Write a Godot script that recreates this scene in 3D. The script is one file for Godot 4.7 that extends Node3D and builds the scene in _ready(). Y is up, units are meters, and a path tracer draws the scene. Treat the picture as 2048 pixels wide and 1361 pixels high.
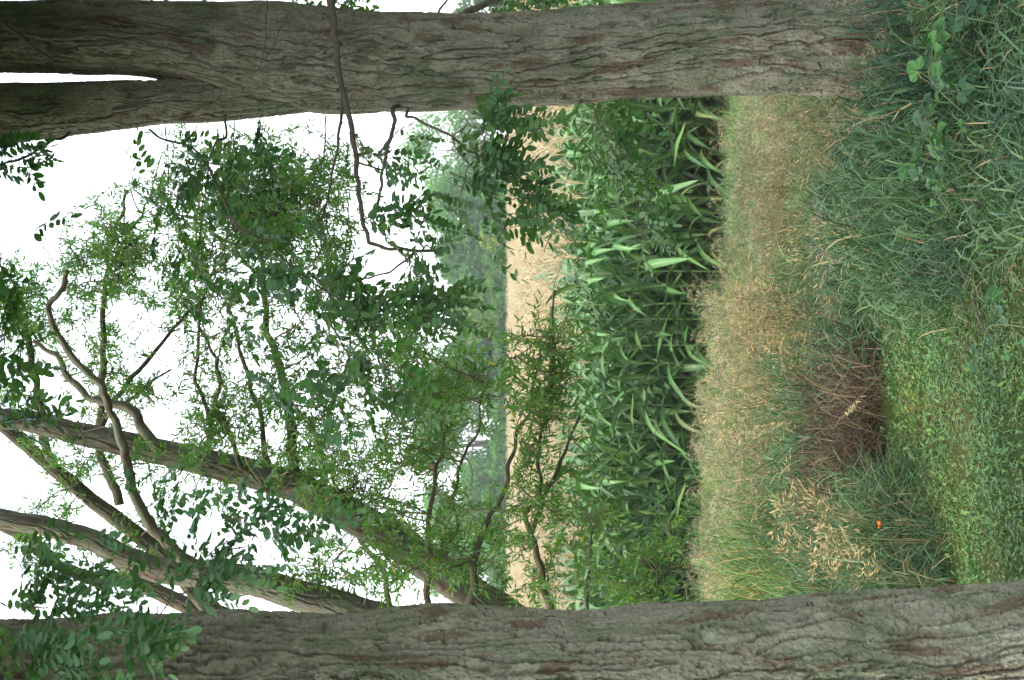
extends Node3D

const EYE := 1.6
const FOCAL := 3000.0
const BASE_FIELD := -1.5

var rng := RandomNumberGenerator.new()
var used_names := {}
var M := {}
var nz_ground := FastNoiseLite.new()
var nz_clump := FastNoiseLite.new()


# ---------------------------------------------------------------- shapes
class Shape:
	var v := PackedVector3Array()
	var n := PackedVector3Array()
	var c := PackedColorArray()
	var i := PackedInt32Array()

	func point(p: Vector3, col: Color) -> int:
		v.push_back(p)
		c.push_back(col)
		return v.size() - 1

	func tri(a: Vector3, b: Vector3, d: Vector3, col: Color) -> void:
		var k := v.size()
		v.push_back(a); v.push_back(b); v.push_back(d)
		c.push_back(col); c.push_back(col); c.push_back(col)
		i.push_back(k); i.push_back(k + 1); i.push_back(k + 2)

	func face(a: int, b: int, d: int) -> void:
		i.push_back(a); i.push_back(b); i.push_back(d)

	func commit(mat: Material) -> ArrayMesh:
		var arr := []
		arr.resize(Mesh.ARRAY_MAX)
		arr[Mesh.ARRAY_VERTEX] = v
		if n.size() == v.size():
			arr[Mesh.ARRAY_NORMAL] = n
		arr[Mesh.ARRAY_COLOR] = c
		arr[Mesh.ARRAY_INDEX] = i
		var m := ArrayMesh.new()
		m.add_surface_from_arrays(Mesh.PRIMITIVE_TRIANGLES, arr)
		m.surface_set_material(0, mat)
		return m


func at(px: float, py: float, d: float) -> Vector3:
	return Vector3((680.5 - py) / FOCAL * d, EYE + (1000.0 - px) / FOCAL * d, -d)


func gy(x: float, z: float) -> float:
	var d := -z
	var y := -0.95 * smoothstep(6.0, 12.5, d) - 0.55 * smoothstep(11.0, 19.0, d)
	return y + 0.035 * nz_ground.get_noise_2d(x * 3.0, z * 3.0) * (1.0 - smoothstep(18.0, 24.0, d))


func numbered(called: String) -> String:
	var k: int = used_names.get(called, 0)
	used_names[called] = k + 1
	return called if k == 0 else "%s_%03d" % [called, k]


func tag(o: Node3D, label: String, category: String, group := "", kind := "") -> Node3D:
	o.set_meta("label", label)
	o.set_meta("category", category)
	if group != "":
		o.set_meta("group", group)
	if kind != "":
		o.set_meta("kind", kind)
	return o


func thing(called: String, where: Vector3, label: String, category: String, group := "", kind := "") -> Node3D:
	var o := Node3D.new()
	o.name = numbered(called)
	add_child(o, true)
	o.position = where
	return tag(o, label, category, group, kind)


func part(called: String, mesh: Mesh, parent: Node3D, xf := Transform3D.IDENTITY) -> MeshInstance3D:
	var o := MeshInstance3D.new()
	o.name = called
	o.mesh = mesh
	parent.add_child(o, true)
	o.transform = xf
	return o


func world_part(called: String, mesh: Mesh, parent: Node3D) -> MeshInstance3D:
	return part(called, mesh, parent, Transform3D(Basis.IDENTITY, -parent.position))


func swarm(called: String, mesh: Mesh, parent: Node3D, xfs: Array, cols: Array) -> void:
	if xfs.is_empty():
		return
	var mm := MultiMesh.new()
	mm.transform_format = MultiMesh.TRANSFORM_3D
	mm.use_colors = true
	mm.mesh = mesh
	mm.instance_count = xfs.size()
	var off: Vector3 = parent.position
	for k in xfs.size():
		var t: Transform3D = xfs[k]
		t.origin -= off
		mm.set_instance_transform(k, t)
		mm.set_instance_color(k, cols[k])
	var o := MultiMeshInstance3D.new()
	o.name = called
	o.multimesh = mm
	parent.add_child(o, true)
	o.set_meta("kind", "stuff")


func swarm_mixed(called: String, meshes: Array, parent: Node3D, xfs: Array, cols: Array) -> void:
	var per := meshes.size()
	for m in per:
		var a := []
		var b := []
		for k in range(m, xfs.size(), per):
			a.append(xfs[k])
			b.append(cols[k])
		swarm(called, meshes[m], parent, a, b)


func tone(c: Color, amount: float) -> Color:
	var f := 1.0 + rng.randf_range(-amount, amount)
	return Color(c.r * f * (1.0 + rng.randf_range(-amount, amount) * 0.4), c.g * f, c.b * f * (1.0 + rng.randf_range(-amount, amount) * 0.4))


func basis_along(dir: Vector3, up: Vector3) -> Basis:
	var x := dir.normalized()
	var z := x.cross(up)
	if z.length() < 0.01:
		z = x.cross(Vector3(0.3, 0.2, 0.9))
	z = z.normalized()
	return Basis(x, z.cross(x), z)


func cr(pts: Array, t: float) -> Vector3:
	var k := clampi(int(t), 0, pts.size() - 2)
	var f := t - k
	var p1: Vector3 = pts[k]
	var p2: Vector3 = pts[k + 1]
	var p0: Vector3 = pts[k - 1] if k > 0 else p1 * 2.0 - p2
	var p3: Vector3 = pts[k + 2] if k + 2 < pts.size() else p2 * 2.0 - p1
	return 0.5 * ((2.0 * p1) + (p2 - p0) * f + (2.0 * p0 - 5.0 * p1 + 4.0 * p2 - p3) * f * f + (3.0 * p1 - p0 - 3.0 * p2 + p3) * f * f * f)


func lin(a: Array, t: float) -> float:
	var k := clampi(int(t), 0, a.size() - 2)
	return lerpf(a[k], a[k + 1], clampf(t - k, 0.0, 1.0))


# A limb with furrowed bark: a tube along pts, its skin pushed in and out by the bark's plates and furrows.
func limb(pts: Array, radii: Array, sides: int, step: float, relief: float, seed_: int, plate: Color, moss: Color, inner: Color, cellsize := 1.0, knots := []) -> ArrayMesh:
	var length := 0.0
	for k in pts.size() - 1:
		length += pts[k].distance_to(pts[k + 1])
	var rows := maxi(int(length / step), 3)
	var rref := 0.0
	for r in radii:
		rref += r
	rref /= radii.size()
	var warp := FastNoiseLite.new(); warp.seed = seed_; warp.frequency = 5.0 / cellsize
	var jag := FastNoiseLite.new(); jag.seed = seed_ + 8; jag.frequency = 28.0 / cellsize
	var na := FastNoiseLite.new(); na.seed = seed_ + 1; na.noise_type = FastNoiseLite.TYPE_SIMPLEX; na.frequency = 11.0 / cellsize; na.fractal_octaves = 2
	var nb := FastNoiseLite.new(); nb.seed = seed_ + 2; nb.noise_type = FastNoiseLite.TYPE_SIMPLEX; nb.frequency = 27.0 / cellsize; nb.fractal_type = FastNoiseLite.FRACTAL_NONE
	var cell := FastNoiseLite.new(); cell.seed = seed_ + 3; cell.noise_type = FastNoiseLite.TYPE_CELLULAR; cell.frequency = 34.0 / cellsize
	cell.cellular_return_type = FastNoiseLite.RETURN_DISTANCE2_SUB; cell.fractal_type = FastNoiseLite.FRACTAL_NONE
	var fine := FastNoiseLite.new(); fine.seed = seed_ + 4; fine.frequency = 95.0; fine.fractal_octaves = 2
	var patch := FastNoiseLite.new(); patch.seed = seed_ + 5; patch.frequency = 4.0; patch.fractal_octaves = 3
	var lobes := FastNoiseLite.new(); lobes.seed = seed_ + 6; lobes.frequency = 1.6; lobes.fractal_octaves = 2
	var pos := PackedVector3Array(); pos.resize((rows + 1) * sides)
	var col := PackedColorArray(); col.resize((rows + 1) * sides)
	var angs := PackedFloat32Array()
	for j in sides:
		var u := float(j) / sides
		angs.push_back(TAU * u + 0.45 * sin(TAU * u))
	var tprev := Vector3.ZERO
	var e1 := Vector3(0, 0, 1)
	var s := 0.0
	var pprev := Vector3.ZERO
	for k in rows + 1:
		var t := float(k) / rows * (pts.size() - 1)
		var p := cr(pts, t)
		var tang := (cr(pts, t + 0.02) - cr(pts, t - 0.02)).normalized() if k > 0 and k < rows else (cr(pts, minf(t + 0.02, pts.size() - 1.0)) - cr(pts, maxf(t - 0.02, 0.0))).normalized()
		e1 = (e1 - tang * e1.dot(tang)).normalized()
		if k == 0 and absf(tang.z) > 0.95:
			e1 = tang.cross(Vector3(1, 0, 0)).normalized()
		var e2 := tang.cross(e1)
		if k > 0:
			s += p.distance_to(pprev)
		pprev = p
		var r := lin(radii, float(k) / rows * (radii.size() - 1))
		for j in sides:
			var a := angs[j]
			var ca := -cos(a)
			var sa := sin(a)
			# u = 0.5 faces the front (e1)
			var q := Vector3(ca * rref, s, sa * rref)
			var w1 := warp.get_noise_3d(q.x, q.y * 0.45, q.z)
			var w2 := warp.get_noise_3d(q.x + 7.3, q.y * 0.45, q.z - 3.1)
			var j1 := jag.get_noise_3d(q.x, q.y * 0.6, q.z)
			var j2 := jag.get_noise_3d(q.x - 4.7, q.y * 0.6, q.z + 9.2)
			var qx := q.x + (w1 * 0.035 + j1 * 0.007) * cellsize
			var qz := q.z + (w2 * 0.035 + j2 * 0.007) * cellsize
			var na_v := na.get_noise_3d(qx, q.y * 0.11, qz)
			var r1 := smoothstep(0.0, 0.07, na_v) if na_v > 0.0 else smoothstep(0.0, 0.30, -na_v) * 0.95
			var nb_v := nb.get_noise_3d(qx, q.y * 0.17, qz)
			var r2 := smoothstep(0.0, 0.11, nb_v) if nb_v > 0.0 else smoothstep(0.0, 0.36, -nb_v)
			var ce := cell.get_noise_3d(qx, q.y * 0.55, qz) + 1.0
			var crack := smoothstep(0.0, 0.10, ce)
			var fi := fine.get_noise_3d(q.x, q.y * 0.7, q.z)
			var h := 0.56 * r1 + 0.30 * r2 * (0.4 + 0.6 * r1) + 0.13 * crack * (0.4 + 0.6 * r1) + 0.08 * fi + 0.10 * w1
			var lob := lobes.get_noise_3d(ca * 0.5, s, sa * 0.5)
			var bulge := 0.0
			var pit := 0.0
			for kn in knots:
				var ds: float = (s - kn[0]) / kn[2]
				var da: float = wrapf(a - PI - kn[1], -PI, PI) * rref / (kn[2] * 0.75)
				var dd := ds * ds + da * da
				bulge += kn[3] * exp(-dd * 1.2)
				pit += kn[4] * exp(-dd * 14.0)
			var rad := r * (1.0 + 0.10 * lob) + relief * (h - 0.7) + bulge - pit
			var p3 := p + (e1 * ca + e2 * sa) * rad
			var id := k * sides + j
			pos[id] = p3
			var pa := patch.get_noise_3d(q.x * 1.5, q.y, q.z * 1.5)
			var pb := patch.get_noise_3d(q.x * 2.0 + 11.0, q.y * 0.6, q.z * 2.0)
			var cc := plate.lerp(moss, smoothstep(-0.25, 0.45, pa))
			cc = cc.lerp(inner, 0.75 * smoothstep(0.16, 0.4, patch.get_noise_3d(q.x * 4.0 + 21.0, q.y * 0.7, q.z * 4.0) + pb * 0.3))
			cc = cc.lerp(Color(plate.r * 1.2, plate.g * 1.26, plate.b * 1.25), 0.75 * smoothstep(0.12, 0.42, patch.get_noise_3d(q.x * 3.0 - 5.0, q.y * 1.6, q.z * 3.0)))
			var sp := 1.0 + fi * 0.35
			cc = Color(cc.r * sp, cc.g * sp, cc.b * sp)
			col[id] = cc
	var sh := Shape.new()
	sh.v = pos
	sh.c = col
	var nor := PackedVector3Array(); nor.resize(pos.size())
	for k in rows + 1:
		var ka := maxi(k - 1, 0) * sides
		var kb := mini(k + 1, rows) * sides
		for j in sides:
			var jn := (j + 1) % sides
			var jp := (j + sides - 1) % sides
			nor[k * sides + j] = (pos[kb + j] - pos[ka + j]).cross(pos[k * sides + jn] - pos[k * sides + jp]).normalized()
	var idx := PackedInt32Array()
	# outward test on one vertex
	var mid := (rows / 2) * sides
	var centre := Vector3.ZERO
	for j in sides:
		centre += pos[mid + j]
	centre /= sides
	var flip := nor[mid].dot(pos[mid] - centre) < 0.0
	if flip:
		for k in nor.size():
			nor[k] = -nor[k]
	for k in rows:
		for j in sides:
			var jn := (j + 1) % sides
			var a := k * sides + j
			var b := k * sides + jn
			var c2 := a + sides
			var d2 := b + sides
			if flip:
				idx.push_back(a); idx.push_back(c2); idx.push_back(b)
				idx.push_back(b); idx.push_back(c2); idx.push_back(d2)
			else:
				idx.push_back(a); idx.push_back(b); idx.push_back(c2)
				idx.push_back(b); idx.push_back(d2); idx.push_back(c2)
	# close the ends
	for e in [0, rows]:
		var cpt := Vector3.ZERO
		for j in sides:
			cpt += pos[e * sides + j]
		cpt /= sides
		var cid := sh.v.size()
		sh.v.push_back(cpt)
		sh.c.push_back(inner)
		var nn := (cr(pts, 0.0) - cr(pts, 0.05)).normalized() if e == 0 else (cr(pts, pts.size() - 1.0) - cr(pts, pts.size() - 1.05)).normalized()
		nor.push_back(nn)
		for j in sides:
			var jn := (j + 1) % sides
			var swap: bool = (e == 0) != flip
			if swap:
				idx.push_back(cid); idx.push_back(e * sides + jn); idx.push_back(e * sides + j)
			else:
				idx.push_back(cid); idx.push_back(e * sides + j); idx.push_back(e * sides + jn)
	sh.n = nor
	sh.i = idx
	return sh.commit(M.bark)


# thin twig: a few-sided tube, appended to a shape, flat shaded
func twig(sh: Shape, pts: Array, r0: float, r1: float, sides: int, segs: int, col: Color) -> void:
	var prev := PackedInt32Array()
	var e1 := Vector3(0.31, 0.2, 0.93)
	for k in segs + 1:
		var f := float(k) / segs
		var t := f * (pts.size() - 1)
		var p := cr(pts, t)
		var tang := (cr(pts, minf(t + 0.05, pts.size() - 1.0)) - cr(pts, maxf(t - 0.05, 0.0))).normalized()
		e1 = (e1 - tang * e1.dot(tang)).normalized()
		var e2 := tang.cross(e1)
		var r := lerpf(r0, r1, f)
		var ring := PackedInt32Array()
		for j in sides:
			var a := TAU * j / sides
			ring.push_back(sh.point(p + (e1 * cos(a) + e2 * sin(a)) * r, col))
		if k > 0:
			for j in sides:
				var jn := (j + 1) % sides
				sh.face(prev[j], prev[jn], ring[j])
				sh.face(prev[jn], ring[jn], ring[j])
		prev = ring


# a path with extra bends, as branches have
func crook(path: Array, amount: float) -> Array:
	var out := [path[0]]
	for k in path.size() - 1:
		var a: Vector3 = path[k]
		var b: Vector3 = path[k + 1]
		var l := a.distance_to(b)
		for q in 2:
			var p := a.lerp(b, (q + 1) / 3.0)
			out.append(p + Vector3(rng.randf_range(-1, 1), rng.randf_range(-1, 1), rng.randf_range(-1, 1)) * l * amount)
		out.append(b)
	return out


# short side twigs along a branch
func side_twigs(parent: Node3D, path: Array, n: int, l: float, r: float, col: Color) -> void:
	var sh := Shape.new()
	for k in n:
		var t := rng.randf_range(0.25, 1.0) * (path.size() - 1)
		var p := cr(path, t)
		var d := Vector3(rng.randf_range(-1, 1), rng.randf_range(-0.8, 0.8), rng.randf_range(-0.6, 0.6)).normalized()
		var ll := l * rng.randf_range(0.3, 1.0)
		var e := p + d * ll
		var m := p.lerp(e, 0.5) + Vector3(rng.randf_range(-1, 1), rng.randf_range(-1, 1), rng.randf_range(-1, 1)) * ll * 0.12
		twig(sh, [p, m, e], r, r * 0.4, 5, 5, tone(col, 0.2))
		if rng.randf() < 0.6:
			var e2 := m + (d + Vector3(rng.randf_range(-1, 1), rng.randf_range(-1, 1), 0) * 0.8).normalized() * ll * 0.5
			twig(sh, [m, m.lerp(e2, 0.5) + Vector3(0, ll * 0.04, 0), e2], r * 0.6, r * 0.3, 4, 3, tone(col, 0.2))
	var o := part("side_twigs", sh.commit(M.twig), parent)
	o.set_meta("kind", "stuff")


func px_path(list: Array, d0: float, d1: float) -> Array:
	var out := []
	for k in list.size():
		var d: float = lerpf(d0, d1, float(k) / (list.size() - 1))
		if list[k].size() > 2:
			d = list[k][2]
		out.append(at(list[k][0], list[k][1], d))
	return out


func make_materials() -> void:
	var grain := FastNoiseLite.new(); grain.seed = 5; grain.frequency = 0.16; grain.fractal_octaves = 3
	var gt := NoiseTexture2D.new(); gt.width = 1024; gt.height = 1024; gt.seamless = true; gt.noise = grain
	var ramp := Gradient.new(); ramp.set_color(0, Color(0.45, 0.44, 0.42)); ramp.set_color(1, Color(1, 1, 1))
	gt.color_ramp = ramp
	var b := StandardMaterial3D.new()
	b.vertex_color_use_as_albedo = true
	b.roughness = 0.95
	b.metallic_specular = 0.25
	b.albedo_texture = gt
	b.uv1_triplanar = true
	b.uv1_world_triplanar = true
	b.uv1_scale = Vector3(3.1, 3.1, 3.1)
	M.bark = b
	M.twig = leafy(0.9, 0.2, Color(0, 0, 0))
	M.locust = leafy(0.5, 0.5, Color(0.65, 0.85, 0.4))
	M.willow = leafy(0.5, 0.45, Color(0.75, 0.95, 0.4))
	M.corn = leafy(0.4, 0.5, Color(0.35, 0.5, 0.2))
	M.tassel = leafy(0.85, 0.3, Color(0.2, 0.18, 0.1))
	M.grass = leafy(0.5, 0.5, Color(0.4, 0.48, 0.3))
	M.dry = leafy(0.8, 0.3, Color(0.25, 0.22, 0.15))
	M.far = leafy(0.8, 0.3, Color(0.7, 0.9, 0.4))
	M.ground = leafy(1.0, 0.1, Color(0, 0, 0))
	M.petal = leafy(0.6, 0.3, Color(0.3, 0.25, 0.2))


func leafy(rough: float, spec: float, back: Color) -> StandardMaterial3D:
	var m := StandardMaterial3D.new()
	m.vertex_color_use_as_albedo = true
	m.roughness = rough
	m.metallic_specular = spec
	m.cull_mode = BaseMaterial3D.CULL_DISABLED
	if back.g > 0.0:
		m.backlight_enabled = true
		m.backlight = back
	return m


# ---------------------------------------------------------------- leaves
# oval leaflet from base b along dir, in the plane of dir and side
func leaflet(sh: Shape, b: Vector3, dir: Vector3, side: Vector3, l: float, w: float, fold: float, col: Color) -> void:
	var up := dir.cross(side)
	var k := sh.v.size()
	sh.point(b, col)
	sh.point(b + dir * l, col)
	for sgn in [-1.0, 1.0]:
		for pr in [[0.2, 0.72], [0.5, 1.0], [0.8, 0.72]]:
			sh.point(b + dir * (l * pr[0]) + side * (sgn * w * pr[1] * 0.5) + up * (w * pr[1] * fold * 0.5) - up * (pr[0] * pr[0] * l * 0.08), col)
	for s in 2:
		var o := k + 2 + s * 3
		sh.face(k, o, o + 1)
		sh.face(k, o + 1, o + 2)
		sh.face(k, o + 2, k + 1)


# feathered locust leaf along +X, drooping towards -Y
func locust_leaf(pairs: int, l: float, lw: float, col: Color) -> ArrayMesh:
	var sh := Shape.new()
	var pts := []
	for k in 6:
		var f := k / 5.0
		pts.append(Vector3(l * f * (1.0 - 0.12 * f), -l * 0.34 * f * f, l * 0.05 * sin(f * 3.0)))
	twig(sh, pts, 0.0012, 0.0007, 3, 5, Color(col.r * 1.2, col.g * 1.05, col.b * 0.9))
	for k in pairs + 1:
		var f := 0.2 + 0.8 * k / pairs
		var p := cr(pts, f * 5.0)
		var dx := (cr(pts, minf(f * 5.0 + 0.1, 5.0)) - cr(pts, f * 5.0 - 0.1)).normalized()
		for s in [-1.0, 1.0]:
			if k == pairs and s > 0.0:
				continue
			if rng.randf() < 0.05:
				continue
			var d := dx if k == pairs else (dx * 0.3 + Vector3(0, 0, s) + Vector3(0, rng.randf_range(-0.75, 0.1), 0) + Vector3(rng.randf_range(-0.2, 0.2), 0, 0)).normalized()
			var sd := (d.cross(Vector3(0, 1, 0))).normalized()
			sd = sd.rotated(d, rng.randf_range(-0.7, 0.7))
			var sz := rng.randf_range(0.82, 1.12)
			leaflet(sh, p + d * 0.003, d, sd, lw * sz, lw * 0.52 * sz, rng.randf_range(0.05, 0.35), tone(col, 0.2))
	return sh.commit(M.locust)


# willow twig along +X carrying narrow curly leaves
func willow_twig(l: float, n: int, col: Color) -> ArrayMesh:
	var sh := Shape.new()
	var pts := [Vector3.ZERO]
	var p := Vector3.ZERO
	var d := Vector3(1, 0, 0)
	for k in 6:
		d = (d + Vector3(rng.randf_range(-0.2, 0.2), rng.randf_range(-0.5, 0.4), rng.randf_range(-0.45, 0.45))).normalized()
		p += d * l / 6.0
		pts.append(p)
	twig(sh, pts, 0.0018, 0.0008, 3, 8, Color(0.16, 0.14, 0.07))
	for k in n:
		var t := (0.1 + 0.9 * (k + 0.5) / n) * 6.0
		var b := cr(pts, t)
		var dx := (cr(pts, minf(t + 0.1, 6.0)) - cr(pts, t - 0.1)).normalized()
		var a := k * 2.4 + rng.randf_range(-0.5, 0.5)
		var out := (dx * 0.7 + Vector3(0, cos(a), sin(a)) + Vector3(0, -0.25, 0)).normalized()
		var ll := rng.randf_range(0.032, 0.06)
		var cc := tone(col, 0.28)
		if rng.randf() < 0.025:
			cc = Color(0.42, 0.3, 0.05)
		var side := out.cross(Vector3(rng.randf_range(-1, 1), rng.randf_range(-1, 1), rng.randf_range(-1, 1))).normalized()
		var nrm := out.cross(side)
		var w := ll * 0.115
		var m1 := b + out * ll * 0.4 + nrm * ll * 0.06
		var m2 := b + out * ll * 0.75 + nrm * ll * 0.02
		var e := b + out * ll * 0.98 - nrm * ll * 0.16
		var k0 := sh.point(b, cc)
		var k1 := sh.point(m1 - side * w, cc)
		var k2 := sh.point(m1 + side * w, cc)
		var k3 := sh.point(m2 - side * w * 0.8, cc)
		var k4 := sh.point(m2 + side * w * 0.8, cc)
		var k5 := sh.point(e, cc)
		sh.face(k0, k1, k2); sh.face(k1, k3, k2); sh.face(k2, k3, k4); sh.face(k3, k5, k4)
	return sh.commit(M.willow)


# ---------------------------------------------------------------- maize
func maize_leaf(l: float, w: float, start: float, end: float, kink: float, twist: float, col: Color) -> Shape:
	var sh := Shape.new()
	var segs := 10
	var p := Vector3.ZERO
	var rows := []
	for k in segs + 1:
		var f := float(k) / segs
		var ang := lerpf(start, end, smoothstep(kink - 0.55, kink + 0.55, f))
		var d := Vector3(sin(ang), cos(ang), 0)
		if k > 0:
			p += d * l / segs
		var wid := w * clampf(0.55 + 2.2 * f, 0.0, 1.0) * pow(1.0 - pow(f, 2.6), 0.8)
		var nrm := Vector3(-cos(ang), sin(ang), 0)
		var tw := twist * f * f
		var side := Vector3(0, 0, 1).rotated(d, tw)
		nrm = nrm.rotated(d, tw)
		var vee := lerpf(0.55, 0.12, f)
		var w1 := sin(f * 17.0 + start * 9.0) * 0.16
		var w2 := sin(f * 15.0 + 2.0 + end * 5.0) * 0.16
		var row := PackedInt32Array()
		var light := Color(col.r * 2.2 + 0.06, col.g * 1.5 + 0.06, col.b * 2.2 + 0.05)
		var bits := [[-1.0, vee + w1, col], [-0.45, vee * 0.35, col], [0.0, 0.0, light.lerp(col, f * 0.6)], [0.45, vee * 0.35, col], [1.0, vee + w2, col]]
		for bt in bits:
			row.push_back(sh.point(p + side * (bt[0] * wid * 0.5) + nrm * (bt[1] * wid * 0.5), bt[2]))
		rows.append(row)
		if k > 0:
			for j in 4:
				sh.face(rows[k - 1][j], rows[k][j], rows[k - 1][j + 1])
				sh.face(rows[k - 1][j + 1], rows[k][j], rows[k][j + 1])
	return sh


func maize_stalk(hh: float) -> Shape:
	var sh := Shape.new()
	var h := hh + 0.09
	var pts := []
	for k in 5:
		pts.append(Vector3(sin(k * 1.7) * 0.008, h * k / 4.0, cos(k * 2.1) * 0.008))
	twig(sh, pts, 0.014, 0.006, 6, 8, Color(0.12, 0.19, 0.06))
	return sh


func maize_tassel(col: Color) -> Shape:
	var sh := Shape.new()
	var bent := Vector3(rng.randf_range(-0.06, 0.06), 0.40, rng.randf_range(-0.06, 0.06))
	twig(sh, [Vector3.ZERO, bent * 0.5, bent], 0.0045, 0.003, 3, 3, tone(col, 0.1))
	twig(sh, [bent * 0.45, bent * 0.8, bent * 1.08], 0.007, 0.003, 4, 3, tone(col, 0.1))
	for k in 9:
		var a := k * 2.4 + rng.randf_range(-0.4, 0.4)
		var b := bent * (0.28 + 0.055 * k)
		var l := rng.randf_range(0.15, 0.24)
		var o := Vector3(cos(a), 0, sin(a))
		var lean := rng.randf_range(0.22, 0.5)
		twig(sh, [b, b + (o * lean + Vector3(0, 0.9, 0)) * l * 0.5, b + (o * lean * 1.7 + Vector3(0, 0.78, 0)) * l], 0.007, 0.0035, 3, 3, tone(col, 0.16))
	return sh


func maize_ear() -> Shape:
	var sh := Shape.new()
	var d := Vector3(0.35, 0.94, 0)
	twig(sh, [Vector3.ZERO, d * 0.05, d * 0.11], 0.012, 0.026, 6, 3, Color(0.17, 0.25, 0.07))
	twig(sh, [d * 0.11, d * 0.17, d * 0.24], 0.026, 0.010, 6, 3, Color(0.19, 0.26, 0.08))
	for k in 7:
		var a := k * 0.9
		twig(sh, [d * 0.235, d * 0.27 + Vector3(cos(a), 0.2, sin(a)) * 0.012, d * 0.275 + Vector3(cos(a) * 0.03, -0.015, sin(a) * 0.03)], 0.003, 0.0015, 3, 2, Color(0.2, 0.1, 0.04))
	return sh


func pour(into: Shape, from: Shape, xf: Transform3D) -> void:
	var k := into.v.size()
	for p in from.v:
		into.v.push_back(xf * p)
	into.c.append_array(from.c)
	for j in from.i:
		into.i.push_back(j + k)


# where the leaves of one maize plant sit: [leaf variant, transform]
func maize_plan(nvar: int, h: float) -> Array:
	var out := []
	var plane := rng.randf() * TAU
	for k in 15:
		var f := k / 14.0
		var y := h * (0.08 + 0.87 * f)
		var a := plane + (k % 2) * PI + rng.randf_range(-0.75, 0.75)
		var which := clampi(int(f * nvar * 0.999 + rng.randf_range(-3.0, 3.0)), 0, nvar - 1)
		var sc := rng.randf_range(0.75, 1.15)
		out.append([which, Transform3D((Basis(Vector3.UP, a) * Basis(Vector3(0, 0, 1), rng.randf_range(-0.35, 0.2))).scaled(Vector3(sc, sc, sc)), Vector3(0, y, 0))])
	return out


# ---------------------------------------------------------------- grasses
func blade(sh: Shape, b: Vector3, dir: Vector3, l: float, w: float, droop: float, col: Color) -> void:
	var side := dir.cross(Vector3(rng.randf_range(-1, 1), 0.2, rng.randf_range(-1, 1))).normalized()
	var p := b
	var d := dir
	var prev0 := sh.point(p - side * w * 0.5, col)
	var prev1 := sh.point(p + side * w * 0.5, col)
	for k in 3:
		var f := (k + 1) / 4.0
		p += d * l * 0.27
		d = (d + Vector3(dir.x * 0.5, -droop * (0.5 + f), dir.z * 0.5)).normalized()
		var ww := w * (1.0 - f * 0.55)
		var a := sh.point(p - side * ww * 0.5, col)
		var e := sh.point(p + side * ww * 0.5, col)
		sh.face(prev0, a, prev1)
		sh.face(prev1, a, e)
		prev0 = a
		prev1 = e
	var tip := sh.point(p + d * l * 0.22, col)
	sh.face(prev0, tip, prev1)


func grass_tuft(n: int, h: float, spread: float, w: float, droop: float, col: Color, dry: Color, dry_share: float) -> ArrayMesh:
	var sh := Shape.new()
	for k in n:
		var a := rng.randf() * TAU
		var r := sqrt(rng.randf()) * spread
		var lean := rng.randf_range(0.12, 0.75)
		var dir := Vector3(cos(a) * lean, 1.0, sin(a) * lean).normalized()
		var c := tone(dry, 0.25) if rng.randf() < dry_share else tone(col, 0.28)
		blade(sh, Vector3(cos(a) * r, -0.02, sin(a) * r), dir, h * rng.randf_range(0.55, 1.1), w * rng.randf_range(0.7, 1.3), rng.randf_range(0.3, 1.0) * droop, c)
	return sh.commit(M.grass)


func grass_patch(size: float, n: int, h: float, w: float, droop: float, col: Color, dry: Color, dry_share: float) -> ArrayMesh:
	var sh := Shape.new()
	for k in n:
		var a := rng.randf() * TAU
		var lean := rng.randf_range(0.1, 0.8)
		var dir := Vector3(cos(a) * lean, 1.0, sin(a) * lean).normalized()
		var r := sqrt(rng.randf()) * size * 0.6
		var b := rng.randf() * TAU
		var c := tone(dry, 0.25) if rng.randf() < dry_share else tone(col, 0.3)
		var up := 0.0 if k % 5 < 2 else rng.randf_range(0.1, 0.75) * h
		var ln := h * rng.randf_range(0.45, 1.15) if up == 0.0 else h * rng.randf_range(0.25, 0.6)
		blade(sh, Vector3(cos(b) * r, up - 0.02, sin(b) * r), dir, ln, w * rng.randf_range(0.45, 1.7), rng.randf_range(0.05, 1.0) * droop, c)
	return sh.commit(M.grass)


# a piece of lawn: short blades, clover, small rosette leaves and dead bits
func turf_patch(size: float) -> ArrayMesh:
	var sh := Shape.new()
	var greens := [Color(0.12, 0.225, 0.045), Color(0.10, 0.205, 0.05), Color(0.155, 0.245, 0.05), Color(0.09, 0.185, 0.055)]
	for k in 210:
		var a := rng.randf() * TAU
		var lean := rng.randf_range(0.2, 1.3)
		var p := Vector3(rng.randf_range(-0.5, 0.5) * size, -0.005, rng.randf_range(-0.5, 0.5) * size)
		var c := tone(Color(0.28, 0.19, 0.10), 0.3) if rng.randf() < 0.14 else tone(greens[k % 4], 0.25)
		blade(sh, p, Vector3(cos(a) * lean, 1.0, sin(a) * lean).normalized(), rng.randf_range(0.02, 0.055), rng.randf_range(0.002, 0.0045), rng.randf_range(0.3, 1.2), c)
	for k in 26:
		var a := rng.randf() * TAU
		var p := Vector3(rng.randf_range(-0.5, 0.5) * size, rng.randf_range(0.008, 0.028), rng.randf_range(-0.5, 0.5) * size)
		var c := tone(greens[k % 4], 0.25)
		var broad := rng.randf() < 0.3
		for t in (1 if broad else 3):
			var aa := a + t * TAU / 3.0 + rng.randf_range(-0.3, 0.3)
			var dd := Vector3(cos(aa), rng.randf_range(-0.2, 0.7), sin(aa)).normalized()
			var l := rng.randf_range(0.016, 0.028) if broad else rng.randf_range(0.007, 0.011)
			leaflet(sh, p, dd, dd.cross(Vector3.UP).normalized(), l, l * (0.5 if broad else 0.85), 0.25, c)
	return sh.commit(M.grass)


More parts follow.
